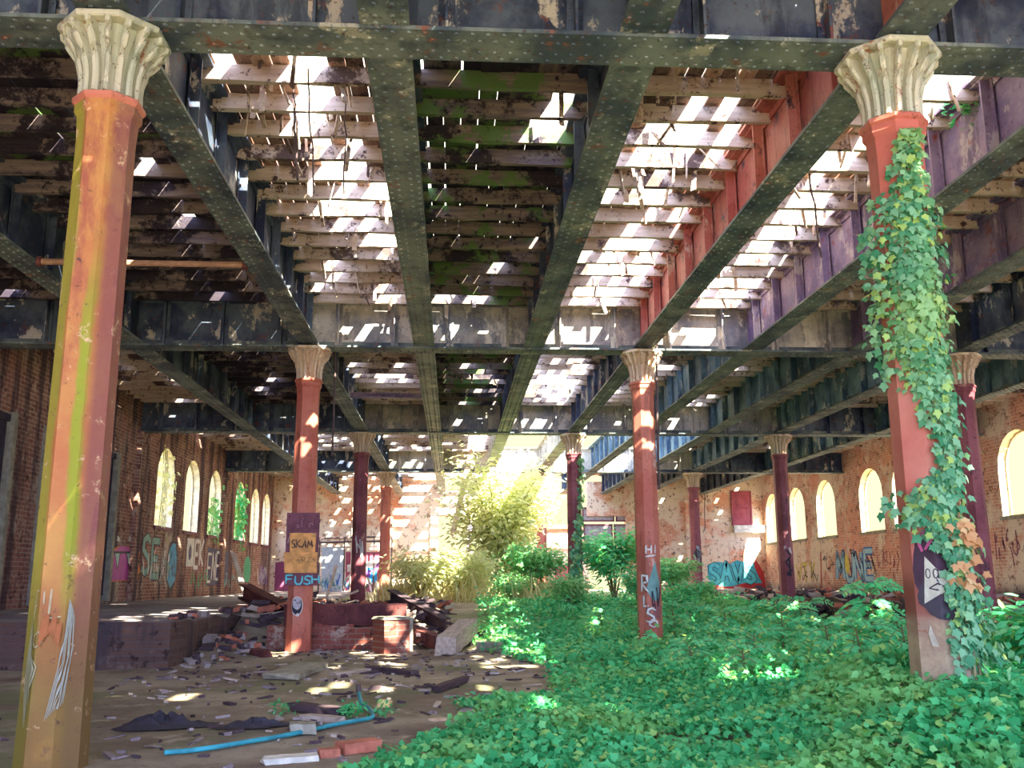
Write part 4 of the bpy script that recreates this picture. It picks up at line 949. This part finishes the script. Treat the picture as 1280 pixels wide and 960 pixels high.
def pinnate(label, base, h, nf, fl, mat, group=None, name='ailanthus_sapling', lean=(0, 0), lw=.23):
    """a sapling of long compound leaves"""
    b = Vector(base); o = thing(name, label, 'plant', b, 0, group); top = Vector((lean[0], lean[1], h)); MB().tube([(0, 0, 0), top * .5 + Vector((.03, 0, 0)), top], .022, 6, .008).build('stem', M['stem'], o)
    st = MB(); pos = []; nn = []; tt = []; sc = []
    for i in range(nf):
        f = .25 + .75 * (i + R.random() * .5) / nf; s = top * f; a = i * 2.4 + R.uniform(-.3, .3); L = fl * (1.1 - .35 * abs(f - .6)); d = Vector((math.cos(a), math.sin(a), 0)); up = .45 if f < .85 else .9
        pts = [s + d * L * t + Vector((0, 0, L * (up * t - .75 * t * t))) for t in [k / 6 for k in range(7)]]; st.tube(pts, .006, 4, .003)
        side = Vector((-d.y, d.x, 0))
        for k in range(1, 11):
            t = .15 + .85 * k / 10; j = min(5, int(t * 6)); p = pts[j].lerp(pts[min(6, j + 1)], t * 6 - j)
            for sg in (-1, 1): pos.append(p); nn.append(Vector((G.normal() * .2, G.normal() * .2 - .7, 1))); tt.append(side * sg + d * .45 + Vector((0, 0, -.3))); sc.append(L * lw * (1 - .5 * abs(t - .5)))
        pos.append(pts[-1]); nn.append(Vector((0, 0, 1))); tt.append(d); sc.append(L * .2)
    st.build('leaf_stalk', M['stem'], o); leaves('foliage', 'oval', pos, nn, tt, sc, mat, o); return o
def gp(X, Y): return Vector((X * S, Y * S, gz(X * S, Y * S) - .02))
def under(u, Y, v=745): p = onY(u, v, Y * S); return Vector((p.x, p.y, gz(p.x, p.y) - .02))
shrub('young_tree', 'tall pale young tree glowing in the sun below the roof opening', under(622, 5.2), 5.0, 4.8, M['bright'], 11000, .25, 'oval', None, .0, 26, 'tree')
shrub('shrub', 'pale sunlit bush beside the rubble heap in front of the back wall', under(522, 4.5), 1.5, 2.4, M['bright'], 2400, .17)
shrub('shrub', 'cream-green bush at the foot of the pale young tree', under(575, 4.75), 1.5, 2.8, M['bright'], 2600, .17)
shrub('shrub', 'yellow-green bush between the young tree and the ivy-grown dark column', under(672, 4.7), 2.0, 2.4, M['shrub'], 2800, .18)
shrub('shrub', 'big deep green bush between the overgrown dark column and pinkish column', under(768, 4.5), 2.35, 2.4, M['weed'], 3200, .19)
shrub('shrub', 'green bush directly behind the foot of the pinkish column', under(800, 4.0), 1.2, 1.6, M['weed'], 1400, .15)
shrub('shrub', 'yellowish bush right of the pinkish column before the back wall', under(845, 5.0), 1.3, 1.6, M['shrub'], 1700, .17)
shrub('shrub', 'green bush growing below the cyan graffiti', under(868, 4.2), .55, 1.7, M['weed'], 1100, .14)
shrub('shrub', 'low green bush in front of the overgrown dark column', under(705, 4.0), .8, 1.7, M['shrub'], 1200, .14)
shrub('shrub', 'small dark green bush at the left foot of the pale young tree', under(640, 4.4), .8, 1.5, M['shrub'], 1000, .14)
shrub('shrub', 'dense dark green bush at the foot of the ivy-clad column, right side', gp(.80, 1.25), .6, 1.3, M['weed'], 1500, .13)
pinnate('tallest feather-leaved sapling, in front of the blue and yellow graffiti', onY(1092, 800, 2.15 * S) * 1, 1.15, 30, .48, M['weed'], lw=.28).location.z = gz(onY(1092, 800, 2.15 * S).x, 2.15 * S)
for (u, Y, h, fl, lab) in [(1030, 2.1, .6, .5, 'feather-leaved weed left of the tallest sapling'), (975, 2.5, .7, .6, 'feather-leaved weed before the squiggle column'), (1068, 1.75, .5, .42, 'feather-leaved weed just below the tallest sapling'), (1125, 2.0, .55, .5, 'feather-leaved weed between the tallest sapling and the ivy-clad column'),
        (905, 2.7, .6, .55, 'feather-leaved weed right of the pinkish column'), (940, 2.2, .42, .5, 'low feather-leaved weed in the ivy before the right platform'), (860, 2.1, .32, .45, 'low feather-leaved weed in front of the pinkish column'), (1245, 1.35, .45, .42, 'feather-leaved weed at the right edge beside the ivy-clad column'), (925, 1.55, .3, .34, 'small feather-leaved weed in the foreground ivy'), (840, 3.1, .6, .6, 'feather-leaved weed behind the pinkish column'), (1000, 3.0, .7, .6, 'feather-leaved weed hiding the foot of the squiggle column'), (750, 3.3, .4, .5, 'low feather-leaved weed left of the pinkish column')]:
    p = under(u, Y, 760); pinnate(lab, p, h * 1.15, 16, fl, M['weed'])
def clump(u, v, n, label):
    a = gnd(u, v); o = thing('weed_tuft', label, 'plant', a); 
    MB().tube([(0, 0, 0), (.01, 0, .08)], .008, 5).build('stem', M['stem'], o)
    leaves('foliage', 'oval', rnd(n) * np.array([.07, .07, .03]) + np.array([0, 0, .07]), rnd(n) * .5 + np.array([0, 0, 1]), rnd(n), G.uniform(.05, .09, n), M['weed'], o)
clump(352, 893, 40, 'small green tuft growing through the boards left of the hose'); clump(440, 897, 90, 'round green tuft growing beside the hose end'); clump(478, 896, 40, 'small tuft just right of the hose end')
clump(580, 886, 90, 'leafy ivy tuft at the left tip of the carpet'); clump(605, 884, 120, 'second leafy tuft at the left tip of the carpet')

a = onZ(1206, 138, JZ); o = thing('roof_fern', 'green fern sprouting from the roof above the ivy-clad column, right side', 'fern', a)
MB().tube([(0, 0, .2), (0, 0, .05), (-.03, -.02, -.03)], .01, 5).build('stem', M['stem'], o)
leaves('foliage', 'oval', rnd(70) * np.array([.14, .1, .09]) + np.array([0, 0, -.02]), rnd(70) * .5 + np.array([0, -.6, 1]), rnd(70) + np.array([0, 0, -.6]), G.uniform(.08, .16, 70), M['weed'], o)
# climbing ivy on columns
def climb(X, r, spec, n, size, label, dead=0, mat='ivycol'):
    """spec: list of (z, centre offset, half width) from the ground up"""
    cx, cy = X * S, ROW[r] * S; o = thing('climbing_ivy', label, 'ivy', (cx, cy, 0)); pos = []; nn = []; tt = []; sc = []; dp = []
    zs = [s[0] for s in spec]; tot = sum((b[0] - a[0]) * (a[2] + b[2]) for a, b in zip(spec[:-1], spec[1:]))
    for a, b in zip(spec[:-1], spec[1:]):
        k = int(n * (b[0] - a[0]) * (a[2] + b[2]) / tot)
        for _ in range(k):
            t = R.random(); z = a[0] + (b[0] - a[0]) * t; c = a[1] + (b[1] - a[1]) * t; w = a[2] + (b[2] - a[2]) * t
            if n2(z * 4, c * 9 + R.random()) < -.55: continue
            dx = c + max(-1, min(1, R.gauss(0, .5))) * w; rr = col_r(max(0, z)) + .01; off = abs(R.gauss(.02, .04))
            if abs(dx) <= rr: y = -math.sqrt(max(0, rr * rr * 1.05 - dx * dx)) - off; nv = Vector((dx / rr * .9, y / rr, .35))
            else: y = R.uniform(-.22, .12); nv = Vector((math.copysign(.7, dx), -.7, .4)); 
            if abs(dx) < rr and dx > .12 and R.random() < .25: y = R.uniform(-.1, .2); dx = rr + off; nv = Vector((1, -.2, .4))
            pos.append((dx, y, z)); nn.append(nv + Vector((G.normal(), G.normal(), G.normal())) * .35); tt.append(Vector((G.normal() * .7 + dx * .8, -.2 + G.normal() * .3, -1))); sc.append(size * R.uniform(.6, 1.3))
    leaves('foliage', 'ivy', pos, nn, tt, sc, M[mat], o)
    st = MB()
    for q in range(4):
        pts = []
        for (z, c, w) in spec:
            dx = c + w * .5 * math.sin(q * 2 + z * 2.1); rr = col_r(max(0, z)) + .02; dx = max(-rr * .95, min(rr * .95, dx)); pts.append(Vector((dx, -math.sqrt(rr * rr * 1.08 - dx * dx) - .01, z)))
        st.tube(smooth(pts, 4), .012, 5)
    st.build('stem', M['stem'], o)
    if dead:
        z0 = dead; k = 45; leaves('dead_leaves', 'ivy', [(.08 + R.gauss(0, .05) + (z0 - z) * .05, -.33 + R.uniform(-.02, .03), z) for z in [z0 + R.uniform(-.28, .22) for _ in range(k)]], rnd(k) * .4 + np.array([0, -1, .3]), rnd(k) * .5 + np.array([0, 0, -1]), G.uniform(.06, .1, k), M['deadleaf'], o)
    return o
z = lambda v: onY(1140, v, ROW[1] * S - .25).z
def dxc(u, v): return onY(u, v, ROW[1] * S - .25).x - .57 * S
spec = []
for v, u0, u1 in [(880, 1195, 1300), (820, 1192, 1275), (770, 1188, 1250), (720, 1182, 1243), (690, 1172, 1236), (660, 1148, 1228), (640, 1122, 1222), (615, 1132, 1216), (580, 1172, 1214), (540, 1162, 1212), (500, 1150, 1208), (460, 1118, 1204), (420, 1105, 1200), (380, 1108, 1198), (340, 1100, 1192), (300, 1095, 1190), (262, 1100, 1182), (225, 1112, 1160), (195, 1122, 1156), (160, 1120, 1156)]:
    a, b = dxc(u0, v), dxc(u1, v); spec.append((z(v), (a + b) / 2, (b - a) / 2))
climb(.57, 1, spec, 3700, .072, 'ivy climbing the nearest right column up to its capital', z(685))
spec = [(.6, .02, .22), (1.5, .02, .22), (2.4, .06, .20), (3.2, .14, .12), (4.3, .2, .10), (5.0, .2, .08)]
climb(.57, 3, spec, 420, .13, 'ivy growing up the dark column in the middle of the weeds', 0, 'ivycol')
# ivy in the left windows
def winivy(y, zz, n, label, sp, mat='shrub'):
    o = thing('window_ivy', label, 'ivy', (XL, y * S, zz)); 
    P = [(R.uniform(-.25, .12), R.gauss(0, .5), R.gauss(0, sp)) for _ in range(n)]
    leaves('foliage', 'ivy', [(a + .05, max(-.75, min(.75, b)), c) for a, b, c in P], rnd(n) * .5 + np.array([1, -.4, .3]), rnd(n) * .5 + np.array([0, 0, -1]), G.uniform(.12, .22, n), M[mat], o)
    st = MB(); [st.tube([(-.1, e, -sp * 2), (-.05, e * .6, 0), (-.1, e, sp * 2)], .015, 5) for e in (-.2, .05, .25)]; st.build('stem', M['stem'], o)
winivy(WINL[2], 2.9 + .8, 130, 'bright ivy hanging in the third window of the left wall', .42, 'shrub')
winivy(WINL[3], 4.1, 330, 'green ivy filling the fourth window of the left wall', .62, 'weed')
winivy(WINL[0], 4.2, 120, 'thin pale creeper over the first bright window of the left wall', .8, 'bright')

# ------------------------------------------------------------------ light and camera
w = bpy.data.worlds.new('sky'); bpy.context.scene.world = w; w.use_nodes = True
t = w.node_tree; t.nodes.clear()
def wn(k): return t.nodes.new(k)
tc = wn('ShaderNodeTexCoord'); sp = wn('ShaderNodeSeparateXYZ'); t.links.new(tc.outputs['Generated'], sp.inputs[0])
mr = wn('ShaderNodeMapRange'); mr.interpolation_type = 'SMOOTHSTEP'; t.links.new(sp.outputs[2], mr.inputs[0]); mr.inputs[1].default_value = .22; mr.inputs[2].default_value = .6
mx = wn('ShaderNodeMix'); mx.data_type = 'RGBA'; mx.clamp_result = False; t.links.new(mr.outputs[0], mx.inputs[0]); mx.inputs[6].default_value = (.68, .65, .36, 1); mx.inputs[7].default_value = (2.8, 2.7, 2.3, 1)
m2_ = wn('ShaderNodeMapRange'); m2_.interpolation_type = 'SMOOTHSTEP'; t.links.new(sp.outputs[1], m2_.inputs[0]); m2_.inputs[1].default_value = .1; m2_.inputs[2].default_value = -.5
my = wn('ShaderNodeMix'); my.data_type = 'RGBA'; t.links.new(m2_.outputs[0], my.inputs[0]); t.links.new(mx.outputs[2], my.inputs[6]); my.inputs[7].default_value = (2.1, 2.55, 4.2, 1)  # sky behind the camera made brighter and bluer, added as unseen fill
bg = wn('ShaderNodeBackground'); bg.inputs[1].default_value = 1.0; t.links.new(my.outputs[2], bg.inputs[0]); ow = wn('ShaderNodeOutputWorld'); t.links.new(bg.outputs[0], ow.inputs[0])
sl = bpy.data.lights.new('sun', 'SUN'); sl.energy = 22; sl.angle = .012; sl.color = (1, .93, .74); so = bpy.data.objects.new('sun', sl); C.objects.link(so)
so.rotation_euler = Vector((-.40, .66, -.64)).to_track_quat('-Z', 'Y').to_euler()
cam = bpy.data.cameras.new('camera'); co = bpy.data.objects.new('camera', cam); C.objects.link(co); cam.sensor_width = 36; cam.lens = FL / 1280 * 36; cam.clip_end = 300
Rv = Vector((math.cos(YA), -math.sin(YA), 0)); Uv = Vector((-math.sin(YA) * math.sin(PI_), -math.cos(YA) * math.sin(PI_), math.cos(PI_))); Fv = Vector((math.sin(YA) * math.cos(PI_), math.cos(YA) * math.cos(PI_), math.sin(PI_)))
R2 = Rv * math.cos(RO) + Uv * math.sin(RO); U2 = Uv * math.cos(RO) - Rv * math.sin(RO)
mt = Matrix((R2, U2, -Fv)).transposed().to_4x4(); mt.translation = (0, 0, EYE); co.matrix_world = mt
sc = bpy.context.scene; sc.camera = co
sc.view_settings.view_transform = 'Standard'; sc.view_settings.look = 'None'; sc.view_settings.gamma = 1; sc.view_settings.use_curve_mapping = False; sc.view_settings.exposure = 1.0
sc.cycles.use_denoising = True; sc.cycles.max_bounces = 8; sc.cycles.diffuse_bounces = 5; sc.cycles.caustics_reflective = False; sc.cycles.caustics_refractive = False; sc.cycles.sample_clamp_indirect = 6
